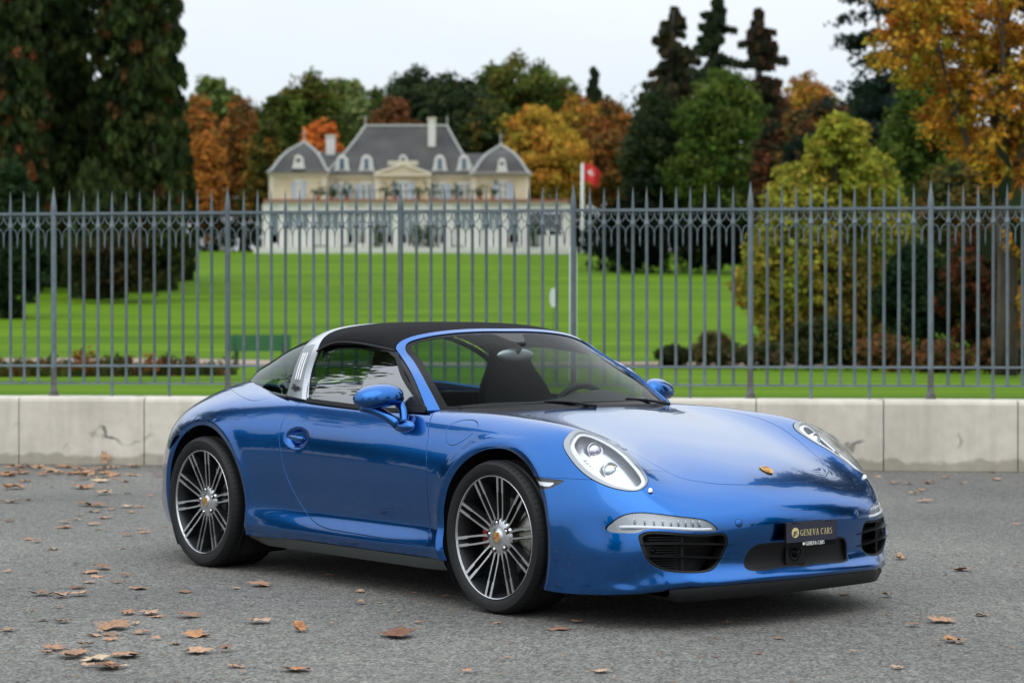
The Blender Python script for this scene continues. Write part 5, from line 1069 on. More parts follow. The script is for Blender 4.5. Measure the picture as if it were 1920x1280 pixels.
def round_tree(px,py_top,py_bot,wpx,Y,palette,label,name='broadleaf_tree',dens=1.0,size=None,seed=1,group=None,zbase=None,nb=13,lean=0,cat='tree',trunk=True,bk=None,clump=.11):
    """a crown fitted to the width and height it has at its distance"""
    r=np.random.default_rng(seed); zt=1.2516+(617.4-py_top)*Y/4044; zb=1.2516+(617.4-py_bot)*Y/4044; g=float(gz(Y)) if zbase is None else zbase; x=(px-960)/4044*Y; W_=wpx*Y/4044
    h=zt-zb; blobs=[(0,0,(zb+zt)/2-g,W_*.36,W_*.36,h*.40)]
    for k in range(nb):
        a=r.uniform(0,6.28); q=r.uniform(.2,1.0); zc=zb+h*(.18+.66*q)-g; wr=(1-abs(q-.35)*.9)*W_*.30; s_=r.uniform(.10,.24)*W_; blobs.append((wr*math.cos(a)+lean*q,wr*math.sin(a),zc,s_,s_,min(s_*1.0,h*.22)))
    blobs.append((lean,0,zt-g-h*.16,W_*.2,W_*.2,h*.16)); size=size or max(.16,Y*.0019)
    area=math.pi*W_*h; n=int(dens*max(60,area/(W_*clump)**2*1.1)); Cc=crown_blobs(blobs,n,r); Rad=r.uniform(.55,1.25,n)*W_*clump
    per=int(np.clip(2.6*(W_*clump)**2*3.2/size**2,8,60)); cols=pal(palette,n,r)
    return build_tree(name,(x,Y,g),Cc,Rad,cols,per,size,label,cat,group,(max(zb-g+h*.45,1),max(.12,W_*.035)) if trunk else None,seed=seed,bk=bk,flat=.2)
def conifer(px,py_top,py_bot,wpx,Y,palette,label,name='conifer_tree',seed=1,group=None,dens=1,size=None,droop=.5,power=1.0,sparse=0,zbase=None,zig=.25,top=.03):
    r=np.random.default_rng(seed); zt=1.2516+(617.4-py_top)*Y/4044; zb=1.2516+(617.4-py_bot)*Y/4044; g=float(gz(Y)) if zbase is None else zbase; x=(px-960)/4044*Y; W_=wpx*Y/4044; h=zt-zb
    nb_=int(dens*h/W_*52+24); k_=7; n=nb_*k_; qb=r.random(nb_)**.85; rb_=(W_/2)*((1-qb)**power*(1-top)+top)*r.uniform(.45,1.25,nb_); ab=r.uniform(0,6.28,nb_); tt=np.tile(np.linspace(.12,1,k_),nb_); q=np.repeat(qb,k_); a=np.repeat(ab,k_)+r.normal(size=n)*.08; rad=np.repeat(rb_,k_); rr=rad*tt
    C=np.stack([rr*np.cos(a),rr*np.sin(a),zb-g+q*h-rr*droop*.35],1); Rad=np.clip(rad*(.27-.13*tt),.18,9)*r.uniform(.6,1.1,n); size=size or max(.16,Y*.0019); per=int(np.clip(2.2*(W_*.12)**2*3/size**2,10,46)); 
    if sparse: per=max(6,int(per*(1-sparse)))
    return build_tree(name,(x,Y,g),C,Rad,pal(palette,n,r),per,size,label,'tree',group,(zt-g-.2,max(.15,W_*.03)),droop=droop,seed=seed,limbs=5)
DK=[(46,58,36),(56,70,42),(38,48,32),(68,78,44)]; OL=[(84,88,34),(104,98,38),(70,82,34),(112,92,40),(60,74,34)]; OR=[(172,104,42),(188,116,44),(150,94,42),(140,104,46),(124,98,44)]; YL=[(190,150,36),(206,164,44),(168,138,36),(150,134,38),(196,132,36)]
GR=[(70,96,36),(88,110,40),(58,82,34),(104,118,44)]; BR=[(120,84,46),(104,76,44),(134,92,44),(92,80,44)]; PG=[(132,148,84),(112,134,74),(150,156,92)]; YG=[(150,156,40),(172,168,46),(128,140,38),(160,142,44)]; PN=[(50,64,44),(60,76,48),(42,56,40),(72,82,52)]
# left: giant dark evergreens standing on the lawn
LP=[(60,76,40),(76,92,48),(54,70,38),(66,80,40),(46,58,36),(84,90,44),(40,50,34),(60,76,40)]; LP2=LP*2+[(70,84,40),(104,66,40)]
def cypress(px,py_top,py_bot,wpx,Y,palette,label,seed,cols_n=9,size=.34,group=None,grow=1.0):
    """tall old evergreen: several upright drooping masses side by side, reaching the ground"""
    r=np.random.default_rng(seed); zt=1.2516+(617.4-py_top)*Y/4044; g=float(gz(Y)); x=(px-960)/4044*Y; W_=wpx*Y/4044; h=zt-g; C=[];Rd=[]
    for k in range(cols_n):
        a=r.uniform(0,6.28); q=r.uniform(.25,1)**.6*.62; cx,cy=W_/2*q*math.cos(a),W_/2*q*math.sin(a); hh=h*r.uniform(.62,1.0)*(1-.25*q); rw=W_*r.uniform(.16,.24); n=int(190*grow); t_=r.random(n); rad=rw*np.clip(np.sin(np.clip(t_*1.02+.10,0,1)*math.pi)**.5,.12,1); an=r.uniform(0,6.28,n); rr=rad*r.uniform(.7,1.08,n)
        C.append(np.stack([cx+rr*np.cos(an),cy+rr*np.sin(an),t_*hh],1)); Rd.append(r.uniform(.45,.95,n)*W_*.065)
    C=np.concatenate(C);Rd=np.concatenate(Rd); return build_tree('evergreen_tree',(x,Y,g),C,Rd,pal(palette,len(C),r),30,size,label,'tree',group,(h*.6,.35),droop=.8,seed=seed,limbs=4)
cypress(262,-620,530,235,128,LP2,'broad dark green evergreen with rusty patches at the right end of the left clump',11,9,.36,grow=1.25)
cypress(112,-640,560,270,132,LP,'huge dark evergreen rising out of the picture between two others at left',12,9,.38,grow=1.2)
cypress(186,40,545,170,134,LP,'dark green evergreen standing between the two tallest ones at left',17,8,.36)
cypress(75,-80,560,190,138,LP,'dark evergreen showing behind the tall ones at the upper left',18,8,.38)
cypress(330,60,520,90,140,LP,'slim dark green evergreen at the right edge of the left clump',19,5,.34)
cypress(10,-500,560,210,124,DK+LP+[(130,66,34)],'dark evergreen with an orange branch at the left edge of the picture',13,8,.36)
cypress(205,250,560,160,118,LP,'lower dark green evergreen at the foot of the tall left clump',16,6,.30)
round_tree(20,300,640,150,95,[(44,64,38),(56,76,44),(36,52,34)],'low blue green spruce bough mass at the far left edge of the lawn','evergreen_shrub',seed=21,dens=1.1,trunk=False)
round_tree(320,395,530,90,112,[(60,70,34),(78,84,38),(50,60,32)],'rounded olive shrub at the right foot of the dark left trees','shrub',seed=22,trunk=False,cat='shrub')
round_tree(210,440,560,220,112,[(44,50,32),(58,62,34),(74,58,36)],'dark undergrowth beneath the tall left evergreens','shrub',seed=23,trunk=False,cat='shrub')
# trees around and behind the mansion
BG=[('r',400,140,330,120,250,PG+GR,'pale green open tree behind the orange ones left of the mansion',31),('r',372,180,440,115,225,OR,'orange tree touching the dark evergreens left of the mansion',32),('r',450,185,440,115,232,BR+OR,'brown and orange tree second from the dark evergreens at left',33),
('r',385,250,470,100,205,[(176,112,38),(160,104,38),(190,122,40)],'amber low tree in front of the left orange trees',34),('r',505,230,460,120,212,OL+[(166,120,40)],'olive yellow tree standing just left of the mansion',35),
('r',575,138,400,215,262,OL+GR,'large olive green tree rising behind the left pavilion roof',36),('r',602,225,330,90,228,[(210,112,34),(220,126,38),(190,100,34)],'bright orange tree peeping over the left pavilion roof',37),
('r',668,150,330,70,268,PG,'thin pale leaved tree behind the mansion roof',38),('r',740,182,330,120,245,[(136,84,52),(120,78,48),(104,74,44)],'reddish brown tree just above the mansion ridge',39),('r',780,132,330,190,272,PN,'dark pine crown behind the middle of the ridge',40),('r',880,150,340,170,268,PN,'dark pine crown behind the right end of the ridge',41),
('r',985,112,330,230,278,OL+GR+[(112,128,50)],'tall rounded green tree on the skyline right of the chimney',42),('r',1012,205,415,185,216,YL,'large golden yellow tree beside the right pavilion',43),('r',1085,180,420,130,250,OR+YL,'orange tree between the yellow tree and the dark evergreens',44),('r',1150,185,430,130,226,OR+BR,'rust orange tree right of the flagpole',45),
('c',1113,130,330,60,270,PN,'single small spruce on the skyline above the orange trees',46),('r',1350,135,500,230,172,GR+[(86,96,40)],'broad mid green tree in front of the tall conifers',47),('r',1235,165,480,170,176,DK+PN,'dark green tree between the rust orange tree and the broad green one',48),
('r',520,178,440,120,262,OL+GR,'olive tree at the left of the skyline behind the left pavilion',101),('r',640,150,330,130,282,OL+PG,'soft olive crown behind the pale leaved tree',102),('r',835,138,340,160,284,PN+OL,'dark rounded crown behind the chimney on the skyline',103),('r',925,124,340,160,286,GR+PN,'green crown on the skyline between the pines and the tall rounded tree',104),('r',1062,150,380,130,282,OL+GR,'green crown behind the small spruce',105),('r',1138,192,420,130,262,OR+OL,'amber and green tree behind the flagpole',106),('r',1215,200,440,120,240,PN+OL,'dark olive crown behind the first tall conifer',107),('r',455,200,440,100,258,OL+BR,'brown green tree filling the gap left of the mansion',91),('r',650,180,330,110,276,OL,'olive tree behind the left slope of the mansion roof',92),('r',700,170,330,110,280,GR,'green tree behind the ridge between pale and reddish trees',93),('r',835,165,330,130,262,PN+DK,'dark green tree behind the mansion chimney',94),('r',920,190,340,130,258,PN+OL,'dark olive tree behind the right pavilion roof',95),('r',1170,215,430,100,250,DK+OL,'dark tree behind the rust orange ones',96),('r',1300,230,470,160,186,DK+OL,'dark green filler tree under the first tall conifer',97),('r',1420,260,480,170,184,PN+OL+[(96,70,44)],'dark mixed tree under the rightmost tall conifer',98),('r',1620,230,480,170,128,DK+[(90,92,44)],'dark green tree behind the maple top',99),
('c',1262,18,420,175,196,[(70,72,52),(60,66,46),(88,76,54)],'first of the three tall ragged conifers from the left',49),('c',1343,0,420,170,190,PN,'middle one of the three tall ragged conifers',50),('c',1424,22,420,180,186,[(58,60,44),(48,54,40),(100,70,52)],'rightmost of the three tall conifers with a hanging rusty branch',51),
('r',1512,140,330,150,240,YL+OR,'yellow orange tree far behind the dark cedar',52),('r',1550,190,430,200,140,[(34,46,42),(44,56,48),(120,80,40)],'bluish dark tree under the cedar',53),('r',1455,230,470,130,150,[(46,52,38),(60,60,42),(120,70,44)],'dark brown green tree behind the yellow green maple',54)]
for k,px,a,b_,w_,Y,p_,l,s_ in BG:
    if k=='r': round_tree(px,a,b_,w_,Y,p_,l,seed=s_,dens=1.0)
    else: conifer(px,a,b_,w_,Y,p_,l,seed=s_,dens=1.0,zig=.45,power=.62,top=.10)
# distant wood that closes the view
r=np.random.default_rng(60); n=900; X=r.uniform(-95,95,n); top=30+3*np.sin(X*.09)+2*np.sin(X*.31+1); C=np.stack([X,300+r.uniform(-4,4,n),8+(top-8)*r.random(n)**.8],1)
V,F,c=leaves(C,r.uniform(1.5,3,n),pal(DK+OL+PN,n,r),26,.8,61); o=link('far_wood',mesh('far_wood',V,F,False,colors=c),leafmat,label='far dark wood closing the view behind the park trees',cat='wood',kind='stuff')
# clipped dark hedges
def hedge(x0,x1,y0,y1,Y,depth,palette,label,seed,size=.3):
    a=PX2(x0,y1,Y); b_=PX2(x1,y0,Y); g=float(gz(Y)); r=np.random.default_rng(seed); W_=b_[0]-a[0]; H=b_[2]-g; n=int(W_*H/1.0+60); C=np.stack([r.uniform(-W_/2,W_/2,n),r.uniform(0,depth,n),r.uniform(0,H,n)],1)
    return build_tree('hedge',((a[0]+b_[0])/2,Y,g),C,r.uniform(.4,.7,n),pal(palette,n,r),34,size,label,'hedge',seed=seed)
hedge(345,512,402,470,200,2,[(30,42,30),(38,52,34)],'dark clipped hedge left of the mansion terrace',62)
hedge(1062,1130,395,470,204,3,[(36,44,30),(48,54,34)],'dark shrubs between the mansion and the yew mass',63)
def mass(px,a,b_,w_,Y,p_,l,seed,nb=9,size=None,cat='shrub',name='shrub',dens=1.2,clump=.08): return round_tree(px,a,b_,w_,Y,p_,l,name,seed=seed,nb=nb,trunk=False,dens=dens,size=size,cat=cat,clump=clump)
mass(1190,370,515,150,152,[(26,34,26),(34,44,30),(22,28,24)],'black green yew mass left half standing on the lawn behind the fence',64,12); mass(1330,390,515,170,150,[(26,34,26),(36,44,30),(22,28,24)],'black green yew mass right half standing on the lawn behind the fence',65,12)
hedge(1096,1388,425,517,151,9,[(26,34,26),(34,44,30),(22,28,24)],'black green yew base joining the two halves of the mass down to the grass',90,.3)
# right hand side, nearer
round_tree(1490,315,700,230,60,YG+[(120,116,40)],'yellow green maple behind the fence at right, left one of the pair','maple_tree',seed=66,size=.15,nb=14,dens=1.6,clump=.10)
round_tree(1635,290,700,220,62,YG+[(112,120,42)],'yellow green maple behind the fence at right, right one of the pair','maple_tree',seed=166,size=.15,nb=14,dens=1.6,clump=.10)
round_tree(1560,470,700,330,61,[(132,112,42),(104,104,42),(84,92,40),(150,120,44)],'wide olive and amber shrub bank beneath the maples','shrub',seed=167,size=.14,nb=14,dens=1.3,trunk=False,cat='shrub')
round_tree(1800,300,600,200,68,[(72,84,42),(96,92,42),(120,96,44),(54,66,40)],'olive bush bank behind the golden oak','shrub',seed=168,size=.15,nb=14,dens=1.3,trunk=False,cat='shrub')
round_tree(1570,215,420,150,59.5,YG,'upright yellow green top of the maple standing above its broad crown','maple_tree',seed=75,size=.14,nb=8,dens=1.4,clump=.12)
round_tree(1450,440,610,170,61,[(146,112,36),(160,124,40),(124,108,38)],'drooping amber side branches left of the maple trunk','small_tree',seed=67,size=.14,nb=7,clump=.10,dens=1.3)
round_tree(1640,400,700,210,64,[(76,92,38),(92,104,42),(60,78,36),(110,100,40)],'olive green shrub under the maple','shrub',seed=68,size=.14,nb=9,trunk=False,cat='shrub')
round_tree(1720,455,700,190,58,[(40,62,38),(52,74,42),(34,52,34)],'dark green bush behind the fence right of the maple','shrub',seed=69,size=.13,nb=9,trunk=False,cat='shrub')
round_tree(1850,420,690,230,56,[(96,58,36),(60,56,34),(44,50,32),(120,66,36)],'reddish brown bush at the right edge','shrub',seed=70,size=.13,nb=10,trunk=False,cat='shrub')
round_tree(1745,130,560,260,82,[(78,98,36),(96,110,40),(64,84,34)],'green weeping tree between the maple and the golden oak','weeping_tree',seed=71,size=.2,nb=12,dens=1.2)
round_tree(1870,230,560,240,78,[(120,96,36),(90,96,40),(74,84,38),(140,88,36)],'green and amber tree behind the trunk of the golden oak','broadleaf_tree',seed=76,size=.2,nb=12,dens=1.2)
round_tree(1655,140,430,190,116,[(44,58,50),(54,70,58),(60,76,44)],'dark green tree filling the gap between the cedar and the golden oak','broadleaf_tree',seed=78,nb=14)
round_tree(1500,205,430,150,150,[(96,84,50),(70,76,44),(130,96,44),(60,70,44)],'mixed brown green tree between the maple top and the rightmost conifer','broadleaf_tree',seed=79,nb=14)
# cedar with layered boughs
def cedar(px,py_top,py_bot,wpx,Y,palette,label,seed):
    r=np.random.default_rng(seed); zt=1.2516+(617.4-py_top)*Y/4044; zb=1.2516+(617.4-py_bot)*Y/4044; g=float(gz(Y)); x=(px-960)/4044*Y; W_=wpx*Y/4044; C=[]
    for z_ in np.arange(zb,zt,(zt-zb)/15):
        q=(z_-zb)/(zt-zb)
        for k in range(7):
            a=r.uniform(0,6.28); L=W_/2*(1-.55*q)*r.uniform(.6,1.05); m_=26; t_=r.random(m_)**.7; C.append(np.stack([L*t_*math.cos(a)+r.normal(size=m_)*.3,L*t_*math.sin(a)+r.normal(size=m_)*.3,(z_-g)+L*t_*.18-.9*t_*t_+r.normal(size=m_)*.12],1))
    C=np.concatenate(C); return build_tree('cedar_tree',(x,Y,g),C,r.uniform(.4,.8,len(C)),pal(palette,len(C),r),10,.26,label,'tree',None,(zt-g,.5),seed=seed,flat=.65,limbs=10)
cedar(1690,-330,330,330,112,[(44,58,54),(54,70,62),(36,48,46)],'dark blue green cedar with layered boughs behind the golden oak',72)
# golden oak overhanging from the right
r=np.random.default_rng(73); Yo=46; g=float(gz(Yo)); xo=(1885-960)/4044*Yo; P_=lambda px,py,dy=0:( (px-960)/4044*Yo-xo,dy,1.2516+(617.4-py)*Yo/4044-g )
bl=[P_(1780,60)+(1.2,1.4,1.0),P_(1690,110)+(.75,.9,.6),P_(1720,-20)+(1.1,1.2,.8),P_(1860,200)+(1.1,1.4,1.2),P_(1900,20)+(1.4,1.5,1.2),P_(1800,190)+(.7,.9,.55),P_(1905,330)+(.7,1.0,.8),P_(1930,460)+(.5,.8,.7),P_(1850,300)+(.45,.7,.5),P_(1990,150)+(1.4,1.6,1.6),P_(2010,400)+(.8,1,1),P_(1840,-120)+(1.8,1.8,1.2),P_(1935,580)+(.35,.6,.5),P_(1745,235)+(.35,.5,.3)]
n=1250; C=crown_blobs(bl,n,r,.8); cols=pal([(214,156,30),(224,170,40),(200,140,28),(178,152,38),(150,144,40),(190,112,30),(140,84,32)],n,r); build_tree('oak_tree',(xo,Yo,g),C,r.uniform(.14,.34,n),cols,34,.105,'big oak with golden orange leaves overhanging from the right edge','tree',None,(9.5,.26),seed=74,limbs=16)
# low planting along the path
def strip(x0,x1,yt,yb,Y,palette,label,seed,size=.07,n=240,dep=1.6,group=None):
    a=PX2(x0,yb,Y); b_=PX2(x1,yt,Y); r=np.random.default_rng(seed); W_=b_[0]-a[0]; g=float(gz(Y)); H=b_[2]-g; u=r.random(n); hh=H*(.55+.45*np.sin(u*11+seed)*np.sin(u*23)); C=np.stack([(u-.5)*W_,r.uniform(0,dep,n),r.random(n)*hh],1)
    return build_tree('flower_bed',((a[0]+b_[0])/2,Y,g),C,r.uniform(.08,.18,n),pal(palette,n,r),26,size,label,'planting',group,seed=seed,droop=.3)
strip(-60,215,664,710,44,[(70,84,34),(88,94,40),(50,66,32),(120,84,44)],'low green border plants along the path at the left edge',81); strip(200,425,668,712,44,[(58,76,36),(76,86,40),(46,60,34),(110,72,44)],'low darker border plants between the left posts of the fence',82)
for (px,py) in ((148,655),(165,648),(285,664)):
    a=PX2(px,py,44); g=float(gz(44)); r=np.random.default_rng(px); n=26; C=np.stack([r.normal(size=n)*.07,r.normal(size=n)*.07,r.uniform(.15,a[2]-g,n)],1); build_tree('tall_flower',(a[0],44,g),C,np.full(n,.05),pal([(150,84,44),(120,88,44),(168,92,52)],n,r),12,.05,'tall rusty flower stem in the border, '+{148:'left one of a close pair',165:'right one of a close pair',285:'standing alone'}[px],'plant',seed=px)
mass(1265,648,690,90,52,[(44,52,34),(60,62,38)],'small dark bush at the left end of the right border',83,6,.09); mass(1340,625,694,130,53,[(84,88,50),(104,96,56),(120,92,62),(66,76,42)],'olive brown bush in the right border with dry stems',84,9,.09); mass(1440,645,694,130,52,[(72,84,46),(100,84,60),(58,66,40)],'grey green bush in the right border below the maple branches',85,8,.09)
mass(1540,600,700,170,53,[(60,72,40),(84,84,44),(48,58,36)],'green bush in the right border directly under the maple',86,9,.10); mass(1660,630,700,150,52,[(110,84,50),(84,76,44),(140,96,56)],'brown flowering bush in the right border beside a post',87,8,.09); mass(1760,640,705,140,52,[(140,92,52),(110,80,46),(80,74,42)],'tan flowering bush in the right border second from the edge',88,8,.09); mass(1880,630,705,150,51,[(120,80,46),(70,64,40),(60,56,36)],'dark brown bush in the right border at the edge of the picture',89,8,.09)
# street trees beyond the frame, seen mirrored in the paint and glass
for i,(x,y,h,w_) in enumerate(((-15,21.5,17,9),(9.3,22.5,17,6.5),(12,13,12,6),(-22,24,8,7),(-30,29,9,8),(-19,33,9,8),(-37,24,8,8),(-28,18,7,6),(-44,32,10,9),(25,3,13,7),(22,-14,13,8),(-24,-13,12,8),(8,-30,15,10),(-9,-34,17,10),(36,-4,9,8))):
    r=np.random.default_rng(200+i); n=520; q=r.random(n)**.8; rad=w_/2*(1-q)**.8*(1+.25*np.sin(q*h*2)); a=r.uniform(0,6.28,n); rr=rad*r.uniform(.4,1.05,n); C=np.stack([rr*np.cos(a),rr*np.sin(a),1.6+q*(h-1.6)],1)
    build_tree('street_tree',(x,y,0.0 if y<19 else .5),C,np.clip(rad*.3,.2,2),pal(DK,n,r),34,.24,'dark conifer beside the road outside the picture, mirrored in the paintwork','tree','street trees outside the frame',(h*.95,.25),droop=.5,seed=300+i,limbs=3)

# ------------------------------------------------------------------ the mansion
HY=205.0
def dim(c,f=.74): return tuple(x*f for x in c)
def hx(px): return (px-960)/4044*HY
def hzz(py): return 1.2516+(617.4-py)*HY/4044
hx0=hx(752); hg=float(gz(HY))-.3
man=empty('mansion',(hx0,HY,hg),label='long pale stone mansion with slate roofs and two bell roofed pavilions above the lawn',cat='mansion')
L=lambda px: hx(px)-hx0
Z=lambda py: hzz(py)-hg
stone_w=mat('facade stone',dim(lin(206,190,158)),.85); noise_col(stone_w,.6,dim(lin(196,180,148)),dim(lin(218,204,174))); trimw=mat('facade trim',dim(lin(222,212,188)),.8); slate=mat('slate',dim(lin(62,66,72)),.6); noise_col(slate,.35,lin(26,26,28),lin(62,58,54),stretch=(1,1,.5),detail=8); lead=mat('lead ridge',dim(lin(176,178,172)),.6)
white=mat('white paint',dim(lin(232,230,222)),.7); shut=mat('shutter blue grey',dim(lin(168,184,204)),.6); pane=mat('window glass',(.05,.06,.07),.08,Coat_Weight=.5); pane2=mat('veranda glass',dim(lin(128,144,150)),.12); rust=mat('terrace tiles',dim(lin(168,104,84)),.8); potg=mat('pot plant',dim(lin(60,80,44)),.9); darki=mat('dark table paint',(.02,.02,.02),.8)  # darki: plain dark colour of every second garden table
def bx_(nm,x0,x1,y0,y1,z0,z1,mt_,par=man):
    m=MB(); m.box(x0,x1,y0,y1,z0,z1); return m.obj(nm,mt_,par)
# upper storey walls
zt,ze=Z(385),Z(327)
bx_('wall',L(512),L(616),-2.2,10,0,ze,stone_w); bx_('wall',L(887),L(990),-2.2,10,0,Z(331),stone_w); bx_('wall',L(616),L(887),0,12,0,ze,stone_w); bx_('central_bay',L(708),L(804),-.7,0,0,ze,stone_w)
for a,b_,y in ((512,616,-2.35),(887,990,-2.35),(616,887,-.15)): bx_('cornice',L(a)-.2,L(b_)+.2,y,y+.6,ze-.35,ze+.02,trimw)
for px in (514,612,620,708,804,884,889,988): 
    y=-2.26 if px in (514,612,889,988) else -.08 if px not in (708,804) else -.78
    bx_('quoin',L(px)-.22,L(px)+.22,y,y+.1,zt,ze-.35,trimw)
# pediment
m=MB(); m.prism([(L(706),ze-.1),(L(806),ze-.1),(L(757),Z(312))],-.95,.2,lambda q,h:(q[0],h,q[1])); ped=m.obj('pediment',stone_w,man)
for a,b_ in (((L(703),ze-.05),(L(757),Z(310))),((L(757),Z(310)),(L(809),ze-.05))): m=MB(); m.tube([(a[0],-1.0,a[1]),(b_[0],-1.0,b_[1])],.13,5); m.obj('pediment_moulding',trimw,ped)
bx_('pediment_sill',L(703),L(809),-1.1,-.7,ze-.25,ze,trimw)
# main roof with a slight flare at the eaves
def hip(name,x0,x1,y0,y1,z0,rx0,rx1,ry,z1,flare,ov=.35,n=10,mt_=slate):
    """hipped roof from eaves rectangle to a ridge line; returns hip lines"""
    V=[];F=[]; ts=np.linspace(0,1,n)
    for t_ in ts:
        g_=t_**flare; zz=z0+(z1-z0)*t_; e=lambda a,b_:a+(b_-a)*g_
        k=g_; V+=[(e(x0-ov,rx0),e(y0-ov,ry),zz),(e(x1+ov,rx1),e(y0-ov,ry),zz),(e(x1+ov,rx1),e(y1+ov,ry),zz),(e(x0-ov,rx0),e(y1+ov,ry),zz)]
    for i in range(n-1):
        for k in range(4): F.append((i*4+k,i*4+(k+1)%4,(i+1)*4+(k+1)%4,(i+1)*4+k))
    m=MB(); m.add(V,F); o=m.obj(name,mt_,man); 
    for k in (0,1): mm=MB(); mm.tube([V[i*4+k] for i in range(n)],.13,5); mm.obj('hip_ridge',lead,o)
    return o
mr_=hip('roof',L(612),L(891),-.1,12,ze,L(677),L(835),6,Z(226),.80); mm=MB(); mm.tube([(L(676),6,Z(225.5)),(L(836),6,Z(225.5))],.14,5); mm.obj('ridge',lead,mr_)
for px in (677,835): mm=MB(); mm.lathe([(.1,Z(226)),(.06,Z(215)),(.10,Z(213)),(.03,Z(208)),(.0,Z(203))],6,'z',(L(px),6,0)); mm.obj('finial',lead,mr_)
def bell(cx,hw_,y0,y1,z0,zt_):
    n=16; V=[];F=[]; cy=(y0+y1)/2
    for i in range(n):
        t_=i/(n-1); k=(1-t_)**1.0; prof=1.06-.06*min(1,t_*8)-(.0) ; g_=np.interp(t_,[0,.08,.25,.45,.62,.75,.87,.95,1],[1.10,.98,.86,.72,.56,.40,.20,.08,.01]); zz=z0+(zt_-z0)*t_
        V+=[(cx-hw_*g_,cy-(cy-y0)*g_,zz),(cx+hw_*g_,cy-(cy-y0)*g_,zz),(cx+hw_*g_,cy+(cy-y0)*g_,zz),(cx-hw_*g_,cy+(cy-y0)*g_,zz)]
    for i in range(n-1):
        for k in range(4): F.append((i*4+k,i*4+(k+1)%4,(i+1)*4+(k+1)%4,(i+1)*4+k))
    m=MB(); m.add(V,F); o=m.obj('pavilion_roof',slate,man)
    for k in (0,1): mm=MB(); mm.tube([V[i*4+k] for i in range(n)],.15,5); mm.obj('hip_ridge',lead,o)
    mm=MB(); mm.lathe([(.12,zt_-.1),(.05,zt_+.7),(.12,zt_+.8),(.03,zt_+1.1),(0,zt_+1.5)],6,'z',(cx,cy,0)); mm.obj('finial',lead,o)
bell(L(565),(L(616)-L(512))/2,-2.2,8,ze,Z(262)); bell(L(938.5),(L(990)-L(887))/2,-2.2,8,Z(331),Z(268))
hip('link_roof',L(585),L(640),1,9,ze,L(592),L(660),5,Z(278),1); hip('link_roof',L(880),L(925),1,9,ze,L(860),L(915),5,Z(280),1)
for px,pt,pb,wpx,y in ((807,215,250,14,3.5),(612,246,290,17,4.5)): c=bx_('chimney',L(px-wpx/2),L(px+wpx/2),y,y+1,Z(pb)-1,Z(pt)-.15,white); bx_('chimney_cap',L(px-wpx/2)-.08,L(px+wpx/2)+.08,y-.08,y+1.08,Z(pt)-.15,Z(pt)+.05,trimw,c)
def dormer(px,pt,pb,wpx,y,small=False):
    z0,z1=Z(pb),Z(pt); w_=wpx*HY/4044/2; A=[(-w_,z0),(w_,z0),(w_*.78,z0+(z1-z0)*.30),(w_*.62,z0+(z1-z0)*.70)]+[(w_*.62*math.cos(a),z0+(z1-z0)*.70+(z1-z0)*.30*math.sin(a)) for a in np.linspace(.3,math.pi-.3,7)]+[(-w_*.62,z0+(z1-z0)*.70),(-w_*.78,z0+(z1-z0)*.30)]
    m=MB(); m.prism([(L(px)+a,b_) for a,b_ in A],y,y+2.2,lambda q,h:(q[0],h,q[1])); o=m.obj('dormer',white,man)
    if small: m=MB(); m.lathe([(.0003,y-.03),(w_*.34,y-.03),(w_*.34,y)],14,'y',(L(px),0,z0+(z1-z0)*.6)); m.obj('round_window',pane,o)
    else: m=MB(); h0,h1=z0+(z1-z0)*.14,z0+(z1-z0)*.78; m.box(L(px)-w_*.30,L(px)+w_*.30,y-.04,y,h0,h1); wn2=m.obj('window',pane,o)
    if not small: bx_('shutter',L(px)-w_*.34,L(px)-w_*.18,y-.08,y-.04,h0,h1,shut,o); bx_('shutter',L(px)+w_*.18,L(px)+w_*.34,y-.08,y-.04,h0,h1,shut,o)
for px in (641,687,824.5,870): dormer(px,290,322,31,.2)
dormer(564,294,320,24,-2.3,True); dormer(941.5,300,326,22,-2.3,True); dormer(756.5,291,312,22,-.6,True); bx_('balustrade',L(728),L(784),-.75,-.45,Z(311),Z(303),trimw)
def window(px,w_,pt,pb,y,shutters=True,sw=8,op=False):
    k=HY/4044; z0,z1=Z(pb),Z(pt); x0,x1=L(px-w_/2),L(px+w_/2); o=bx_('window_frame',x0-.12,x1+.12,y-.06,y,z0,z1+.15,white); bx_('window_pane',x0,x1,y-.09,y-.06,z0,z1,pane if op else pane2,o)
    for f_ in (.25,.5,.75): bx_('glazing_bar',x0+(x1-x0)*f_-.03*(2 if f_==.5 else 1),x0+(x1-x0)*f_+.03*(2 if f_==.5 else 1),y-.12,y-.09,z0,z1,white,o)
    for f_ in (.33,.66): bx_('glazing_bar',x0,x1,y-.115,y-.09,z0+(z1-z0)*f_-.03,z0+(z1-z0)*f_+.03,white,o)
    if shutters:
        for a,b_ in ((x0-.16-sw*k,x0-.16),(x1+.16,x1+.16+sw*k)): bx_('shutter',a,b_,y-.10,y-.02,z0,z1,shut,man)
for px in (640,687,825,871): window(px,17,345,381,0)
window(757,17,343,381,-.7); window(565,9,343,380,-2.2,True,5); window(943,13,345,382,-2.2,True,8,True)
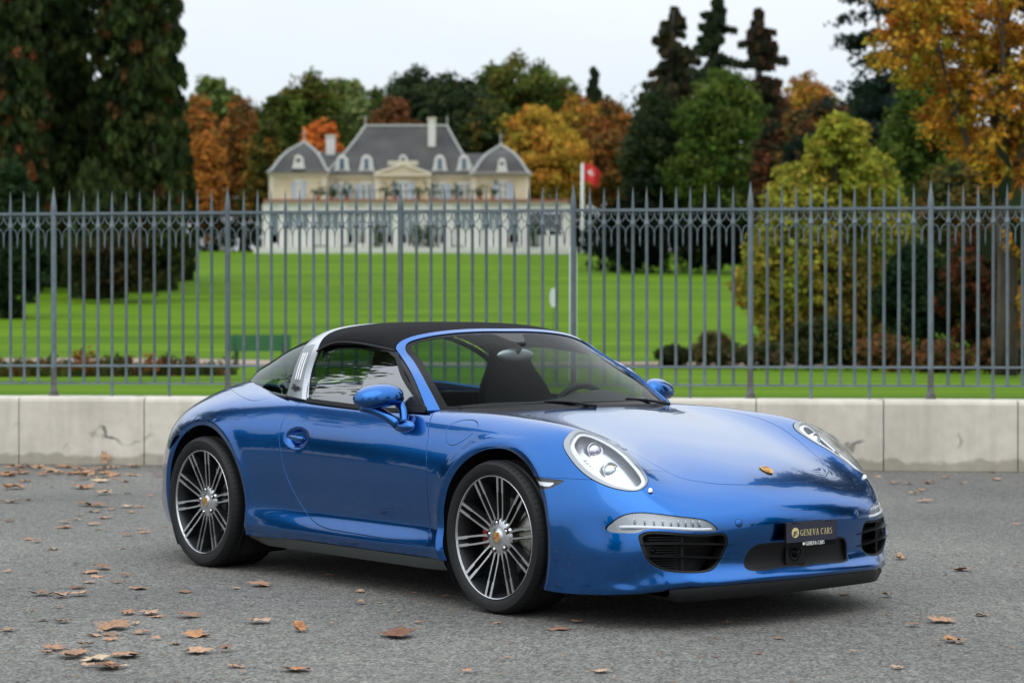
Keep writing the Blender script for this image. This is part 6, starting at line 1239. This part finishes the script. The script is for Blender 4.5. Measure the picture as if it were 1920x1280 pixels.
# terrace over the veranda
vy=-7.5
bx_('terrace_slab',L(512),L(1062),vy-.2,-.0,Z(392),Z(386.5),trimw); bx_('terrace_edge',L(512),L(1064),vy-.35,vy,Z(387),Z(383),rust)
bx_('terrace_rail',L(612),L(900),vy+.9,vy+.95,Z(366)-.03,Z(366)+.03,slate)
for k in range(0,30): px=612+k*9.9; bx_('rail_post',L(px)-.03,L(px)+.03,vy+.9,vy+.95,Z(384),Z(366),slate)
for px in (606,632,660,730,748,790,812,860,902,925): 
    r=np.random.default_rng(int(px)); n=16; C=np.stack([r.normal(size=n)*.3,r.normal(size=n)*.25,.55+abs(r.normal(size=n))*.5],1); rt=empty('potted_plant',(hx(px),HY+vy+1.6,hg+Z(384)),label='potted green plant on the mansion terrace '+{606:'left of the railing',632:'first behind the railing from the left',660:'second behind the railing from the left',730:'just left of the central bay door',748:'right by the central bay door',790:'right of the central bay door',812:'between the central bay and the right windows',860:'between the two right windows',902:'left of the right pavilion window',925:'under the right pavilion window'}[px],cat='plant')
    V,F,c=leaves(C,np.full(n,.25),pal([(50,70,40),(70,88,48)],n,r),14,.16,int(px)); cr_=link('foliage',mesh('foliage',V,F,False,colors=c),leafmat,rt); cr_['kind']='stuff'; mm=MB(); mm.lathe([(.16,0),(.24,.5),(.26,.5)],8,'z'); mm.obj('pot',rust,rt)
# veranda front: pillars, big panes, plinth
bx_('veranda_beam',L(514),L(1062),vy,vy+.5,Z(404),Z(392),white); bx_('veranda_plinth',L(514),L(1062),vy+.1,vy+.5,0,Z(447),white); bx_('veranda_back',L(520),L(985),vy+3.2,vy+3.4,0,Z(404),stone_w)
pil=[517,546,600,655,703,752,800,848,897,946,980,1058]
for px in pil: bx_('pillar',L(px)-.38,L(px)+.38,vy-.12,vy+.0,0,Z(392),white)
for a,b_ in zip(pil[:-1],pil[1:]):
    if b_-a<20: continue
    if a>=980: bx_('dark_opening',L(a)+.4,L(b_)-.4,vy+.05,vy+.35,Z(437),Z(408),pane); continue
    n=3 if b_-a>40 else 1
    for k in range(n):
        x0=L(a)+.38+(L(b_)-L(a)-.76)*k/n; x1=L(a)+.38+(L(b_)-L(a)-.76)*(k+1)/n; f_=bx_('pane_frame',x0,x1,vy+.14,vy+.2,Z(447),Z(404),white); bx_('pane',x0+.08,x1-.08,vy+.10,vy+.135,Z(436) if a in(600,546,848,897) else Z(462),Z(406),pane2,f_)
# terrace furniture at the foot
for i,px in enumerate((560,618,636,668,700,820,842,862,918,962)):
    m=MB(); m.box(-.55,.55,-.4,.4,.62,.70); 
    for a in (-.45,.45):
        for b_ in (-.3,.3): m.box(a-.04,a+.04,b_-.04,b_+.04,0,.62)
    rt=m.obj('garden_table',darki if i%2 else white,None,label=('dark' if i%2 else 'white')+' garden table '+['under the left pavilion','under the second pane from the left','just right of the second pillar','below the third bay','left of the veranda middle','right of the veranda middle','below the fourth bay from the right','second one right of the middle','under the right pavilion','near the right end of the veranda'][i],cat='table'); rt.location=(hx(px),HY+vy-1.6,float(gz(HY+vy-1.6)))
for px,l in ((718,'tall potted shrub on the veranda left of centre'),(788,'tall potted shrub on the veranda right of centre'),(1000,'tall potted shrub by the right veranda opening'),(810,'slim green climber on a veranda pillar')):
    r=np.random.default_rng(px); n=30; C=np.stack([r.normal(size=n)*.22,r.normal(size=n)*.2,r.uniform(.5,2.6,n)],1); V,F,c=leaves(C,np.full(n,.3),pal([(60,84,48),(84,100,56)],n,r),16,.18,px); rt=empty('tall_shrub',(hx(px),HY+vy-.8,float(gz(HY+vy-.8))),label=l,cat='plant'); cr_=link('foliage',mesh('foliage',V,F,False,colors=c),leafmat,rt); cr_['kind']='stuff'; mm=MB(); mm.lathe([(.2,0),(.3,.5)],8,'z'); mm.obj('pot',rust,rt)
bx_('terrace_base',L(500),L(1075),vy-3,vy+1,-1.5,.22,white)
